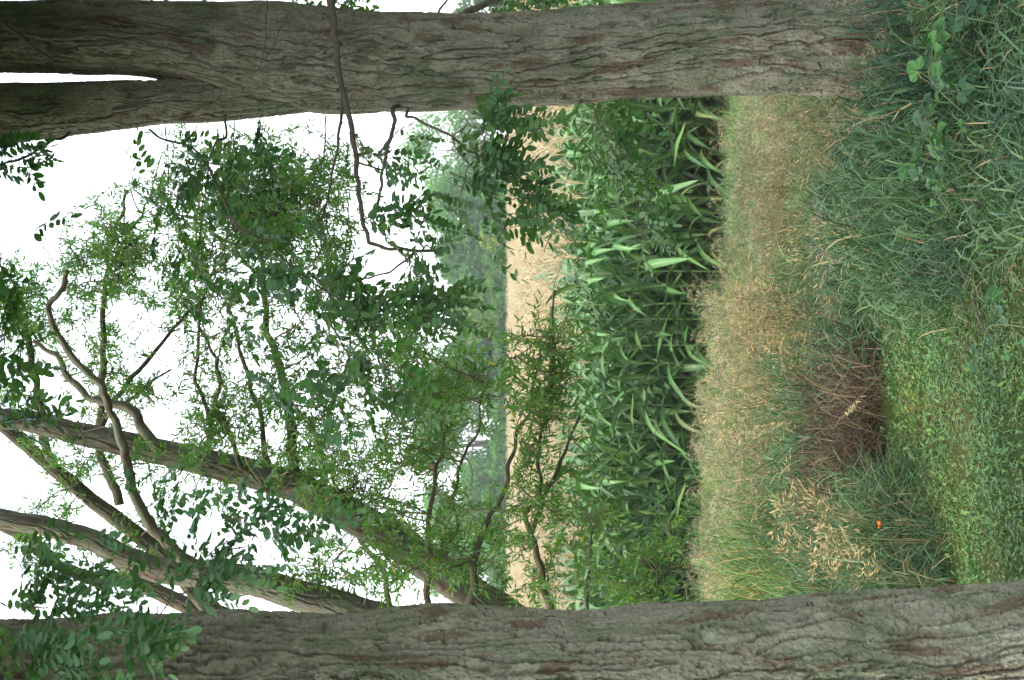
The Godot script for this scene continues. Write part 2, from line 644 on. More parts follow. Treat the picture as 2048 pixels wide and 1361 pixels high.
# brome stem with its drooping seed head
func panicle(sh: Shape, base: Vector3, h: float, lean: Vector3, head: float, col: Color, stem: Color) -> void:
	var top := base + Vector3(0, h, 0) + lean * h
	var midp := base + Vector3(0, h * 0.55, 0) + lean * h * 0.3
	var tip := top + Vector3(lean.x, -0.1, lean.z).normalized() * head * 0.45 + Vector3(0, head * 0.25, 0)
	var pts := [base, midp, top, tip]
	twig(sh, pts, 0.0016, 0.0009, 3, 7, stem)
	var out := Vector3(lean.x, 0, lean.z)
	out = out.normalized() if out.length() > 0.01 else Vector3(1, 0, 0)
	for k in 11:
		var t := 1.5 + 1.5 * k / 10.0
		var b := cr(pts, minf(t, 3.0))
		for s in (2 if k < 8 else 1):
			var a := rng.randf() * TAU
			var d := (Vector3(cos(a), rng.randf_range(0.1, 0.8), sin(a)) * 0.6 + out * 0.55 + Vector3(0, 0.25, 0)).normalized()
			var l := head * rng.randf_range(0.08, 0.26) * (1.15 - 0.06 * k)
			var e := b + d * l
			var dd := (d * 0.7 + Vector3(0, rng.randf_range(-0.5, 0.5), 0) + out * 0.3).normalized()
			twig(sh, [b, e], 0.0007, 0.0006, 3, 1, stem)
			var sl := rng.randf_range(0.026, 0.042)
			var sd := dd.cross(Vector3(rng.randf_range(-1, 1), 0.1, rng.randf_range(-1, 1))).normalized()
			var c := tone(col, 0.22)
			var up := dd.cross(sd)
			var k0 := sh.point(e, c)
			var k1 := sh.point(e + dd * sl * 0.4 + sd * 0.0021, c)
			var k2 := sh.point(e + dd * sl * 0.4 - sd * 0.0021, c)
			var k3 := sh.point(e + dd * sl * 0.45 + up * 0.0018, c)
			var k4 := sh.point(e + dd * sl, c)
			sh.face(k0, k1, k3); sh.face(k0, k3, k2); sh.face(k1, k4, k3); sh.face(k3, k4, k2)


func panicle_tuft(n: int, h: float, col: Color) -> ArrayMesh:
	var sh := Shape.new()
	var a0 := rng.randf() * TAU
	for k in n:
		var a := a0 + rng.randf_range(-1.0, 1.0)
		var r := rng.randf() * 0.05
		var le := rng.randf_range(0.08, 0.36)
		panicle(sh, Vector3(cos(a) * r, -0.02, sin(a) * r), h * rng.randf_range(0.5, 1.0), Vector3(cos(a) * le, 0, sin(a) * le), rng.randf_range(0.2, 0.34), col, tone(Color(0.17, 0.17, 0.075), 0.25))
	return sh.commit(M.dry)


# ---------------------------------------------------------------- scene
func _ready() -> void:
	rng.seed = 20240611
	nz_ground.seed = 3; nz_ground.frequency = 0.35
	nz_clump.seed = 9; nz_clump.frequency = 0.55; nz_clump.fractal_octaves = 2
	make_camera_and_light()
	make_materials()
	make_ground()
	print("ground ", Time.get_ticks_msec())
	make_right_tree()
	print("right tree ", Time.get_ticks_msec())
	make_added_shade_tree()
	make_left_tree()
	print("left tree ", Time.get_ticks_msec())
	make_willow()
	print("willow ", Time.get_ticks_msec())
	make_far_trees()
	print("far ", Time.get_ticks_msec())
	make_maize()
	print("maize ", Time.get_ticks_msec())
	make_grass()
	print("grass ", Time.get_ticks_msec())
	make_small_things()
	print("done ", Time.get_ticks_msec())


func make_camera_and_light() -> void:
	var cam := Camera3D.new()
	cam.name = "camera"
	add_child(cam)
	# held upright on its side: the picture's right is the world's down
	cam.transform = Transform3D(Basis(Vector3(0, -1, 0), Vector3(1, 0, 0), Vector3(0, 0, 1)), Vector3(0, EYE, 0))
	cam.rotate_object_local(Vector3(0, 1, 0), -24.0 / FOCAL)
	cam.fov = 2.0 * rad_to_deg(atan(680.5 / FOCAL))
	cam.near = 0.1
	cam.far = 2000.0
	var lens := CameraAttributesPhysical.new()
	lens.frustum_near = 0.1
	lens.frustum_far = 2000.0
	lens.frustum_focal_length = 35.0
	lens.exposure_aperture = 6.5
	lens.frustum_focus_distance = 6.2
	cam.attributes = lens
	cam.fov = 2.0 * rad_to_deg(atan(680.5 / FOCAL))
	cam.current = true
	var env := Environment.new()
	env.background_mode = Environment.BG_SKY
	var sky := Sky.new()
	var sm := ProceduralSkyMaterial.new()
	sm.sky_top_color = Color(0.88, 0.95, 1.0)
	sm.sky_horizon_color = Color(0.97, 0.985, 1.0)
	sm.sky_curve = 0.2
	sm.ground_bottom_color = Color(0.2, 0.22, 0.16)
	sm.ground_horizon_color = Color(0.6, 0.62, 0.6)
	sm.sun_angle_max = 1.0
	sky.sky_material = sm
	env.sky = sky
	env.background_energy_multiplier = 1.0
	env.tonemap_mode = Environment.TONE_MAPPER_LINEAR
	env.tonemap_exposure = 3.4
	env.fog_enabled = true
	env.fog_density = 0.0006
	env.fog_light_color = Color(0.97, 1.0, 0.98)
	env.sdfgi_enabled = true
	env.ssao_enabled = true
	env.ssil_enabled = true
	var we := WorldEnvironment.new()
	we.name = "environment"
	we.environment = env
	add_child(we)
	var sun := DirectionalLight3D.new()
	sun.name = "sun"
	add_child(sun)
	sun.look_at_from_position(Vector3.ZERO, Vector3(0.66, -0.68, -0.32), Vector3.UP)
	sun.light_energy = 0.5
	sun.light_angular_distance = 25.0
	sun.light_color = Color(1.0, 0.97, 0.9)
	sun.shadow_enabled = true


func lawn_edge(x: float) -> float:
	# depth at which the mown lawn ends and the rough grass begins
	var e := lerpf(5.2, 6.12, smoothstep(-0.78, -0.66, x))
	return e + 0.05 * nz_ground.get_noise_2d(x * 14.0, 3.0)


func rough_x(d: float) -> float:
	# the lawn's other edge, where the tall grass under the forked tree begins
	return lerpf(0.30, 0.0, smoothstep(4.0, 6.1, d)) + 0.05 * nz_ground.get_noise_2d(4.0, d * 9.0)


func on_lawn(x: float, d: float) -> bool:
	return d < lawn_edge(x) and x < rough_x(d)


func make_ground() -> void:
	var xs := []
	var zs := []
	var g := -260.0
	while g < 260.0:
		xs.append(g)
		g += 0.2 if absf(g + 0.1) < 4.0 else (0.8 if absf(g) < 14.0 else 12.0)
	g = 30.0
	while g > -420.0:
		zs.append(g)
		g -= 0.2 if g < -1.0 and g > -20.0 else (1.5 if g < 6.0 and g > -30.0 else 10.0)
	var sh := Shape.new()
	var nc := FastNoiseLite.new(); nc.seed = 77; nc.frequency = 1.1; nc.fractal_octaves = 4
	for z in zs:
		for x in xs:
			var d: float = -z
			var y := gy(x, z)
			var k := nc.get_noise_2d(x, z)
			var soil := Color(0.085, 0.062, 0.036).lerp(Color(0.13, 0.10, 0.055), clampf(0.5 + k, 0, 1))
			var turf := Color(0.05, 0.085, 0.025).lerp(Color(0.085, 0.08, 0.04), clampf(0.5 + k * 1.3, 0, 1))
			var c := turf if d < 19.5 else soil
			if d > 112.0:
				c = Color(0.06, 0.10, 0.03)
			sh.point(Vector3(x, y, z), c)
			sh.n.push_back(Vector3(gy(x - 0.1, z) - gy(x + 0.1, z), 0.2, gy(x, z - 0.1) - gy(x, z + 0.1)).normalized())
	var w := xs.size()
	for r in zs.size() - 1:
		for q in w - 1:
			var a := r * w + q
			sh.face(a, a + w, a + 1)
			sh.face(a + 1, a + w, a + w + 1)
	var o := part("ground", sh.commit(M.ground), self)
	tag(o, "uneven ground sloping from the lawn down to the maize field", "ground", "", "structure")


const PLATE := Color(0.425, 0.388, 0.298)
const MOSSY := Color(0.29, 0.305, 0.205)
const INNER := Color(0.235, 0.155, 0.105)


# leaves gathered for one tree before they are sorted into single leaves and the rest
func spray(store: Array, bough: Array, n: int, spread: float, droop: float, from := 0.0) -> void:
	var path: Array = bough[0]
	for k in n:
		var t := lerpf(from, 1.0, (k + rng.randf()) / n) * (path.size() - 1)
		var p := cr(path, t)
		var tang := (cr(path, minf(t + 0.1, path.size() - 1.0)) - cr(path, maxf(t - 0.1, 0.0))).normalized()
		var rnd := Vector3(rng.randf_range(-1, 1), rng.randf_range(-1, 1), rng.randf_range(-1, 1)).normalized()
		var dir := (rnd * 0.9 + tang * 0.45 + Vector3(0, -droop, 0)).normalized()
		var off := Vector3(rng.randfn(0, 1), rng.randfn(0, 1), rng.randfn(0, 1)) * spread * 0.5
		var sc := rng.randf_range(0.75, 1.1)
		var b := basis_along(dir, Vector3(rng.randf_range(-0.4, 0.4), 1, rng.randf_range(-0.4, 0.4))).scaled(Vector3(sc, sc, sc))
		store.append([Transform3D(b, p + off), p, bough[1]])


# commits gathered leaves: up to 300 nearest in view as single parts, the rest as one mass; leaf stalk twigs go into one mesh
func commit_leaves(tree: Node3D, store: Array, meshes: Array, singles: int) -> void:
	var sh := Shape.new()
	for l in store:
		var o: Vector3 = l[0].origin
		var s: Vector3 = l[1]
		if o.distance_to(s) > 0.015:
			twig(sh, [s, (s + o) * 0.5 + Vector3(0, 0.012, 0), o], 0.0018, 0.0011, 3, 2, Color(0.17, 0.15, 0.09))
	if sh.v.size() > 0:
		var tw := world_part("twigs", sh.commit(M.twig), tree)
		tw.set_meta("kind", "stuff")
	var ranked := []
	for l in store:
		var o: Vector3 = l[0].origin
		var px := 1000.0 - (o.y - EYE) / -o.z * FOCAL
		var py := 680.5 - o.x / -o.z * FOCAL
		var seen := px > -20.0 and px < 2060.0 and py > -10.0 and py < 1380.0
		ranked.append([(0.0 if seen else 100.0) - o.z, l[0], l[2]])
	ranked.sort_custom(func(a, b): return a[0] < b[0])
	var rest := []
	var cols := []
	for k in ranked.size():
		if k < singles and ranked[k][0] < 100.0:
			part("leaf", meshes[k % meshes.size()], ranked[k][2], ranked[k][1])
		else:
			rest.append(ranked[k][1])
			cols.append(Color(1, 1, 1))
	swarm_mixed("foliage", meshes, tree, rest, cols)


# a crown overhead, out of the picture's frame: leafy boughs in rounded masses
func crown(tree: Node3D, lobes: Array, n: int, meshes: Array) -> void:
	var xfs := []
	var cols := []
	var sh := Shape.new()
	for lb in lobes:
		var c: Vector3 = lb[0]
		var r: Vector3 = lb[1]
		var root: Vector3 = lb[2]
		twig(sh, [root, root.lerp(c, 0.5) + Vector3(0, 0.3, 0), c], 0.05, 0.02, 6, 8, Color(0.16, 0.14, 0.11))
		for q in 14:
			var e := c + Vector3(rng.randf_range(-1, 1) * r.x, rng.randf_range(-0.8, 1) * r.y, rng.randf_range(-1, 1) * r.z) * 0.8
			twig(sh, [c, c.lerp(e, 0.5) + Vector3(0, 0.15, 0), e], 0.012, 0.004, 4, 5, Color(0.14, 0.12, 0.09))
		for k in n:
			var v := Vector3(rng.randfn(0, 1), rng.randfn(0, 1), rng.randfn(0, 1)).normalized() * pow(rng.randf(), 0.45)
			var p := c + v * r
			var d := -p.z
			if d > 0.2 and absf(p.x) < d * 0.27 + 0.5 and p.y < EYE + d * 0.345 + 0.35:
				continue
			var dir := (Vector3(rng.randf_range(-1, 1), rng.randf_range(-0.9, 0.3), rng.randf_range(-1, 1))).normalized()
			var sc := rng.randf_range(1.5, 2.4)
			xfs.append(Transform3D(basis_along(dir, Vector3(rng.randf_range(-0.5, 0.5), 1, rng.randf_range(-0.5, 0.5))).scaled(Vector3(sc, sc, sc)), p))
			cols.append(Color(1, 1, 1))
	var bo := world_part("crown_boughs", sh.commit(M.twig), tree)
	bo.set_meta("kind", "stuff")
	swarm_mixed("crown", meshes, tree, xfs, cols)


var locust_meshes := []


func bough_part(tree: Node3D, called: String, path: Array, w0: float, w1: float, seed_: int, sides := 12, plate := PLATE) -> MeshInstance3D:
	return world_part(called, limb(path, [w0, w1], sides, 0.012, minf(w0, w1) * 0.22 + 0.0006, seed_, plate, plate.lerp(MOSSY, 0.6), plate.lerp(INNER, 0.5), 0.3), tree)


func make_right_tree() -> void:
	for k in 5:
		locust_meshes.append(locust_leaf(6 + k % 3, rng.randf_range(0.13, 0.18), rng.randf_range(0.034, 0.042), [Color(0.085, 0.175, 0.06), Color(0.105, 0.205, 0.055), Color(0.08, 0.165, 0.07), Color(0.125, 0.23, 0.055), Color(0.09, 0.175, 0.065)][k]))
	var D := 5.65
	var base := Vector3((680.5 - 75.0) / FOCAL * D, 0.0, -D)
	base.y = gy(base.x, base.z)
	var tree := thing("locust_tree", base, "furrowed grey trunk forking into two stems, crossed by a bare dangling branch", "tree")
	var pw := D / FOCAL * 0.5
	var tp := px_path([[1900, 76], [1800, 77], [1700, 80], [1550, 86], [1400, 94], [1200, 109], [1000, 121], [800, 123], [650, 119], [500, 104], [400, 90], [310, 80], [150, 76], [0, 76], [-300, 70], [-900, 40], [-1700, 10]], D, D)
	var tr := []
	for w in [312, 268, 226, 197, 187, 182, 182, 190, 203, 190, 166, 150, 142, 138, 130, 110, 60]:
		tr.append(w * pw)
	world_part("trunk", limb(tp, tr, 360, 0.0055, 0.023, 11, PLATE, MOSSY, INNER, 0.62, [[2.76, 0.0, 0.09, 0.012, 0.03]]), tree)
	var sp := px_path([[760, 150], [620, 176], [480, 192], [400, 199], [310, 205], [150, 219], [0, 230], [-300, 240], [-900, 300], [-1600, 380]], D + 0.02, D)
	var sr := []
	for w in [60, 88, 88, 88, 84, 104, 114, 104, 80, 40]:
		sr.append(w * pw)
	world_part("stem", limb(sp, sr, 230, 0.0065, 0.019, 31, PLATE, MOSSY, INNER, 0.62, [[1.36, -0.5, 0.08, 0.012, 0.0]]), tree)
	# dead bare branch hanging across the trunk
	var bw := 5.25 / FOCAL * 0.5
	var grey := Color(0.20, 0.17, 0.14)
	var d0 := 5.28
	var mainp := px_path([[500, -160], [600, -70], [660, 0], [668, 60], [673, 110], [684, 180], [700, 238], [710, 300], [718, 370], [724, 430], [738, 485], [770, 497], [810, 499], [860, 502], [893, 497]], d0, d0 - 0.05)
	mainp = crook(mainp, 0.05)
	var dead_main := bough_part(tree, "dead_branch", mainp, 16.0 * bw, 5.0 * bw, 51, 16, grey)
	side_twigs(dead_main, mainp, 16, 0.16, 2.2 * bw, grey)
	var subs := [
		[[[684, 180], [682, 240], [676, 290], [669, 327], [657, 387], [648, 421], [642, 444]], 5.0, 2.0],
		[[[650, 415], [653, 440], [655, 462], [646, 490], [626, 536], [612, 580]], 2.5, 1.0],
		[[[655, 462], [675, 500], [696, 536], [722, 585], [735, 610]], 2.2, 1.0],
		[[[800, 212, 5.6], [790, 240], [783, 267], [774, 300], [767, 335], [760, 385], [748, 437]], 6.5, 3.5],
		[[[765, 342], [745, 334], [726, 329], [712, 322]], 3.0, 3.0],
		[[[832, 500], [815, 520], [780, 545], [740, 556], [680, 560]], 3.4, 2.0],
		[[[652, 232], [650, 290], [648, 312], [633, 344], [624, 372], [622, 440]], 2.4, 1.2],
		[[[598, 20], [620, 50], [650, 90], [655, 100]], 2.2, 1.2],
		[[[580, 25], [558, 60], [545, 95], [530, 125]], 1.8, 1.0],
		[[[533, -10], [532, 60], [522, 130], [505, 150]], 1.5, 0.9],
		[[[-20, 20], [40, 70], [80, 105], [108, 122]], 5.0, 4.0],
		[[[312, 15, 5.7], [300, 4, 5.7], [340, -20, 5.75]], 3.0, 2.0],
		[[[875, 30, 5.65], [885, 12, 5.7], [905, -12, 5.75], [925, -40, 5.8]], 3.4, 2.6],
	]
	for s in subs:
		var dp := crook(px_path(s[0], d0, d0 - 0.08), 0.05)
		side_twigs(bough_part(tree, "dead_branch", dp, s[1] * 1.5 * bw, s[2] * 1.5 * bw, rng.randi() % 1000, 8, grey), dp, 3, 0.1, 1.3 * bw, grey)
	# stout side limb behind the trunk
	bough_part(tree, "branch", px_path([[890, 70, 5.7], [925, 30, 5.85], [965, 10, 5.95], [1005, -15, 6.05], [960, -90, 6.2], [820, -190, 6.3], [500, -330, 6.4]], 5.7, 6.3), 19.0 * bw, 12.0 * bw, 61, 20)
	# leafy boughs
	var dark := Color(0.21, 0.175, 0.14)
	var boughs := [
		[[[800, 218, 5.5], [824, 234], [854, 250], [903, 272], [930, 298], [955, 310], [985, 330], [1010, 347], [1032, 366], [1060, 382], [1085, 412], [1115, 445], [1148, 488]], 5.2, 1.2, 5.15],
		[[[905, 277], [912, 297], [938, 327], [926, 372], [922, 388]], 2.6, 0.9, 5.1],
		[[[905, 272], [918, 262], [935, 248], [960, 262], [985, 300]], 2.2, 0.9, 5.1],
		[[[965, 310], [975, 370], [985, 430], [1002, 476]], 1.8, 0.7, 5.1],
		[[[453, 232, 5.5], [435, 282], [417, 320], [399, 349], [370, 420]], 4.5, 2.0, 5.0],
		[[[417, 320], [416, 356], [412, 385], [400, 470], [390, 560]], 3.0, 1.4, 4.95],
		[[[300, 260, 5.3], [400, 310, 5.0], [444, 392], [475, 455], [516, 475], [547, 498], [588, 539], [640, 600], [685, 690], [725, 765], [750, 815]], 4.2, 1.5, 4.7],
		[[[588, 539], [620, 560], [680, 600], [740, 620], [800, 630], [850, 640], [895, 655]], 2.4, 1.0, 4.7],
		[[[475, 455], [430, 520], [440, 590], [480, 650], [540, 720], [560, 760]], 2.4, 1.0, 4.6],
		[[[140, 268, 5.5], [95, 290], [50, 316], [0, 333], [-60, 350], [-160, 400]], 5.0, 4.0, 5.2],
		[[[1175, 182, 5.75], [1195, 240], [1225, 300], [1250, 360], [1275, 410], [1290, 455]], 2.8, 1.0, 5.7],
		[[[1215, 185, 5.75], [1300, 215], [1345, 265], [1350, 310]], 2.2, 0.9, 5.7],
		[[[1185, 215], [1230, 260], [1240, 330], [1235, 380]], 1.8, 0.9, 5.65],
		[[[-60, 440], [0, 505], [20, 590], [10, 700], [0, 760]], 2.6, 1.0, 4.6],
		[[[-60, 790], [10, 820], [40, 845]], 2.0, 1.0, 4.4],
	]
	var bpaths := []
	for s in boughs:
		var path := px_path(s[0], s[3], s[3] - 0.1)
		path = crook(path, 0.045)
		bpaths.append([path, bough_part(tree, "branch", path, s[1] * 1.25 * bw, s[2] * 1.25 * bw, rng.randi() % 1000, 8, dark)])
	var store := []
	spray(store, bpaths[0], 22, 0.07, 0.5, 0.42)
	spray(store, bpaths[1], 10, 0.07, 0.5, 0.3)
	spray(store, bpaths[2], 18, 0.08, 0.3, 0.2)
	spray(store, bpaths[3], 14, 0.07, 0.5, 0.0)
	spray(store, bpaths[4], 12, 0.17, 0.5, 0.0)
	spray(store, bpaths[5], 12, 0.17, 0.5, 0.0)
	spray(store, bpaths[6], 38, 0.18, 0.5, 0.25)
	spray(store, bpaths[7], 26, 0.10, 0.5, 0.1)
	spray(store, bpaths[8], 16, 0.16, 0.4, 0.0)
	spray(store, bpaths[9], 26, 0.09, 0.5, 0.35)
	spray(store, bpaths[10], 26, 0.06, 0.3, 0.0)
	spray(store, bpaths[12], 14, 0.06, 0.3, 0.0)
	spray(store, bpaths[13], 20, 0.08, 0.2, 0.2)
	spray(store, bpaths[14], 10, 0.06, 0.2, 0.2)
	# hanging leafy twigs without a stout bough of their own
	for s in [
		[[[330, 245], [338, 330], [336, 420], [340, 500], [345, 540]], 5.2, 16, 0.08],
		[[[395, 250], [372, 330], [365, 420], [385, 500], [420, 590], [450, 640]], 4.9, 15, 0.13],
		[[[470, 240], [465, 320], [455, 400], [470, 470]], 5.1, 13, 0.12],
		[[[520, 240], [505, 300], [490, 370]], 5.2, 16, 0.1],
		[[[640, 560], [690, 640], [735, 700], [770, 745], [790, 800]], 4.7, 15, 0.13],
		[[[560, 560], [600, 640], [650, 720], [680, 790]], 4.6, 14, 0.15],
		[[[700, 240], [720, 290], [760, 300], [790, 330]], 5.5, 18, 0.09],
		[[[760, 400], [790, 420], [830, 425], [870, 420]], 5.3, 14, 0.07],
		[[[745, 437], [770, 470], [800, 470], [820, 520], [800, 560]], 5.2, 20, 0.09],
		[[[780, 580], [810, 600], [850, 610], [890, 600]], 4.8, 16, 0.07],
		[[[330, 12], [350, -8], [380, -20]], 6.0, 5, 0.05],
		[[[690, 10], [650, 0], [600, -20]], 6.0, 12, 0.06],
		[[[965, 5], [1000, 8], [1050, 0], [1090, 5]], 6.1, 16, 0.05],
		[[[950, 225], [1000, 240], [1050, 235]], 5.2, 10, 0.06],
		[[[1040, 350], [1060, 400], [1050, 440]], 5.1, 9, 0.06],
	]:
		var path := px_path(s[0], s[1], s[1] - 0.08)
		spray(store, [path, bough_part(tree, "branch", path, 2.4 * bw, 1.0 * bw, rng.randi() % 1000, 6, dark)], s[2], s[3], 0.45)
	var clear := []
	for l in store:
		var o: Vector3 = l[0].origin
		if 680.5 - o.x / -o.z * FOCAL > 275.0 or -o.z > 5.55 or 1000.0 - (o.y - EYE) / -o.z * FOCAL > 920.0:
			clear.append(l)
	commit_leaves(tree, clear, locust_meshes, 300)
	var fork := at(-900, 40, D)
	var fork2 := at(-900, 300, D)
	crown(tree, [
		[Vector3(1.4, 6.6, -5.6), Vector3(2.2, 1.5, 2.2), fork], [Vector3(3.4, 6.0, -4.2), Vector3(1.9, 1.5, 2.0), fork],
		[Vector3(3.2, 5.4, -7.2), Vector3(1.8, 1.6, 1.6), fork], [Vector3(0.5, 6.4, -4.2), Vector3(1.6, 1.0, 1.3), fork2],
		[Vector3(0.2, 7.2, -6.6), Vector3(2.2, 1.6, 2.0), fork2], [Vector3(1.1, 4.9, -5.0), Vector3(1.3, 1.0, 1.1), fork], [Vector3(2.4, 4.6, -5.8), Vector3(1.1, 1.2, 1.3), fork], [Vector3(1.0, 3.95, -4.1), Vector3(1.2, 0.6, 0.8), fork], [Vector3(1.9, 3.3, -4.9), Vector3(0.8, 0.9, 0.9), fork],  # lowest lobes are unseen, added to shade the upper trunk and stem
	], 620, locust_meshes)


# an unseen tree added outside the frame so that its low crown shades the trunks' far sides
func make_added_shade_tree() -> void:
	var base := Vector3(4.0, 0.0, -4.6)
	base.y = gy(base.x, base.z)
	var tree := thing("locust_tree", base, "unseen low leafy tree added to shade the trunks from the side", "tree")
	var top := base + Vector3(0.2, 4.5, 0.1)
	world_part("trunk", limb([base - Vector3(0, 0.2, 0), base + Vector3(0.1, 2.2, 0), top], [0.2, 0.16, 0.1], 60, 0.03, 0.015, 300, PLATE, MOSSY, INNER, 1.0), tree)
	crown(tree, [
		[Vector3(3.3, 1.6, -4.4), Vector3(1.0, 1.3, 1.6), base.lerp(top, 0.3)], [Vector3(3.4, 3.4, -4.8), Vector3(1.3, 1.3, 1.9), base.lerp(top, 0.6)],
		[Vector3(3.9, 2.4, -2.4), Vector3(1.2, 1.6, 1.4), base.lerp(top, 0.4)], [Vector3(4.4, 2.2, -7.2), Vector3(1.4, 1.8, 1.6), base.lerp(top, 0.4)],
		[Vector3(4.2, 5.2, -4.4), Vector3(1.8, 1.4, 2.2), top],
	], 520, locust_meshes)


func make_left_tree() -> void:
	var D := 4.3
	var base := Vector3((680.5 - 1395.0) / FOCAL * D, 0.0, -D)
	base.y = gy(base.x, base.z)
	var tree := thing("locust_tree", base, "thick deeply furrowed trunk at the lawn's edge with light green leaf sprays", "tree")
	var pw := D / FOCAL
	var tp := px_path([[2170, 1390], [2048, 1394], [1900, 1400], [1700, 1408], [1400, 1415], [1100, 1420], [800, 1428], [500, 1436], [200, 1442], [0, 1446], [-400, 1455], [-1200, 1470], [-2300, 1490]], D, D)
	var tr := []
	for w in [262, 234, 218, 208, 205, 202, 202, 200, 197, 195, 190, 170, 110]:
		tr.append(w * pw)
	world_part("trunk", limb(tp, tr, 450, 0.0048, 0.028, 71, PLATE, MOSSY, INNER, 0.72, [[2.66, -0.55, 0.07, 0.012, 0.012]]), tree)
	var bw := 3.7 / FOCAL * 0.5
	var pale := Color(0.22, 0.19, 0.14)
	var boughs := [
		[[[-160, 1400, 3.95], [-40, 1335], [20, 1300], [55, 1275], [82, 1262]], 4.0, 2.0, 3.6],
		[[[55, 1275], [130, 1270], [200, 1290], [260, 1300], [310, 1310]], 1.4, 0.7, 3.55],
		[[[20, 1300], [80, 1330], [150, 1345], [240, 1340], [300, 1335]], 1.4, 0.7, 3.5],
		[[[-80, 1110], [0, 1204], [55, 1210], [110, 1218]], 2.4, 1.2, 3.7],
		[[[-60, 1060], [30, 1110], [90, 1130], [150, 1150], [210, 1180]], 2.0, 0.8, 3.7],
		[[[300, 1262, 4.0], [345, 1195], [370, 1185], [400, 1170], [440, 1110], [500, 1090], [580, 1075], [650, 1060]], 3.2, 0.9, 3.8],
		[[[400, 1170], [380, 1130], [355, 1090], [340, 1040], [345, 990]], 1.8, 0.7, 3.75],
		[[[440, 1110], [470, 1050], [500, 1030], [560, 1010]], 1.4, 0.6, 3.75],
	]
	var bare := [
		[[[345, 1195], [300, 1186], [265, 1172], [240, 1190], [180, 1195]], 2.0, 0.8],
		[[[300, 1186], [280, 1150], [315, 1110], [320, 1100]], 1.6, 0.7],
		[[[400, 1170], [340, 1205], [330, 1226]], 2.2, 1.4],
		[[[345, 1195], [250, 1250], [210, 1225], [280, 1160]], 1.5, 0.6],
	]
	var store := []
	var k := 0
	for s in boughs:
		var path := px_path(s[0], s[3], s[3] - 0.08)
		spray(store, [path, bough_part(tree, "branch", path, s[1] * bw, s[2] * bw, 200 + k, 8, pale)], [16, 20, 22, 8, 24, 30, 16, 14][k], [0.06, 0.07, 0.08, 0.05, 0.09, 0.08, 0.07, 0.07][k], 0.15, [0.4, 0.1, 0.1, 0.4, 0.2, 0.35, 0.1, 0.1][k])
		k += 1
	for s in bare:
		bough_part(tree, "dead_twig", px_path(s[0], 3.8, 3.75), s[1] * bw, s[2] * bw, rng.randi() % 1000, 8, Color(0.25, 0.21, 0.17))
	var light := []
	for q in 4:
		light.append(locust_leaf(5 + q % 3, rng.randf_range(0.12, 0.16), rng.randf_range(0.030, 0.036), [Color(0.105, 0.205, 0.085), Color(0.095, 0.19, 0.08), Color(0.115, 0.22, 0.08), Color(0.10, 0.195, 0.095)][q]))
	commit_leaves(tree, store, light, 300)
	var fork := at(-1400, 1474, D)
	crown(tree, [
		[Vector3(-1.5, 6.4, -4.2), Vector3(2.2, 1.5, 2.0), fork], [Vector3(-3.4, 6.0, -5.6), Vector3(1.9, 1.4, 2.0), fork],
		[Vector3(-1.4, 6.2, -2.8), Vector3(1.5, 1.0, 1.2), fork], [Vector3(-2.6, 7.4, -3.0), Vector3(2.0, 1.4, 2.0), fork], [Vector3(-1.3, 4.6, -3.7), Vector3(1.2, 1.0, 1.0), fork], [Vector3(-0.4, 4.9, -3.6), Vector3(1.1, 0.9, 1.0), fork], [Vector3(-1.0, 3.6, -3.1), Vector3(1.1, 0.55, 0.7), fork],  # low unseen lobes here are added to keep the upper trunk in shade
	], 620, locust_meshes)


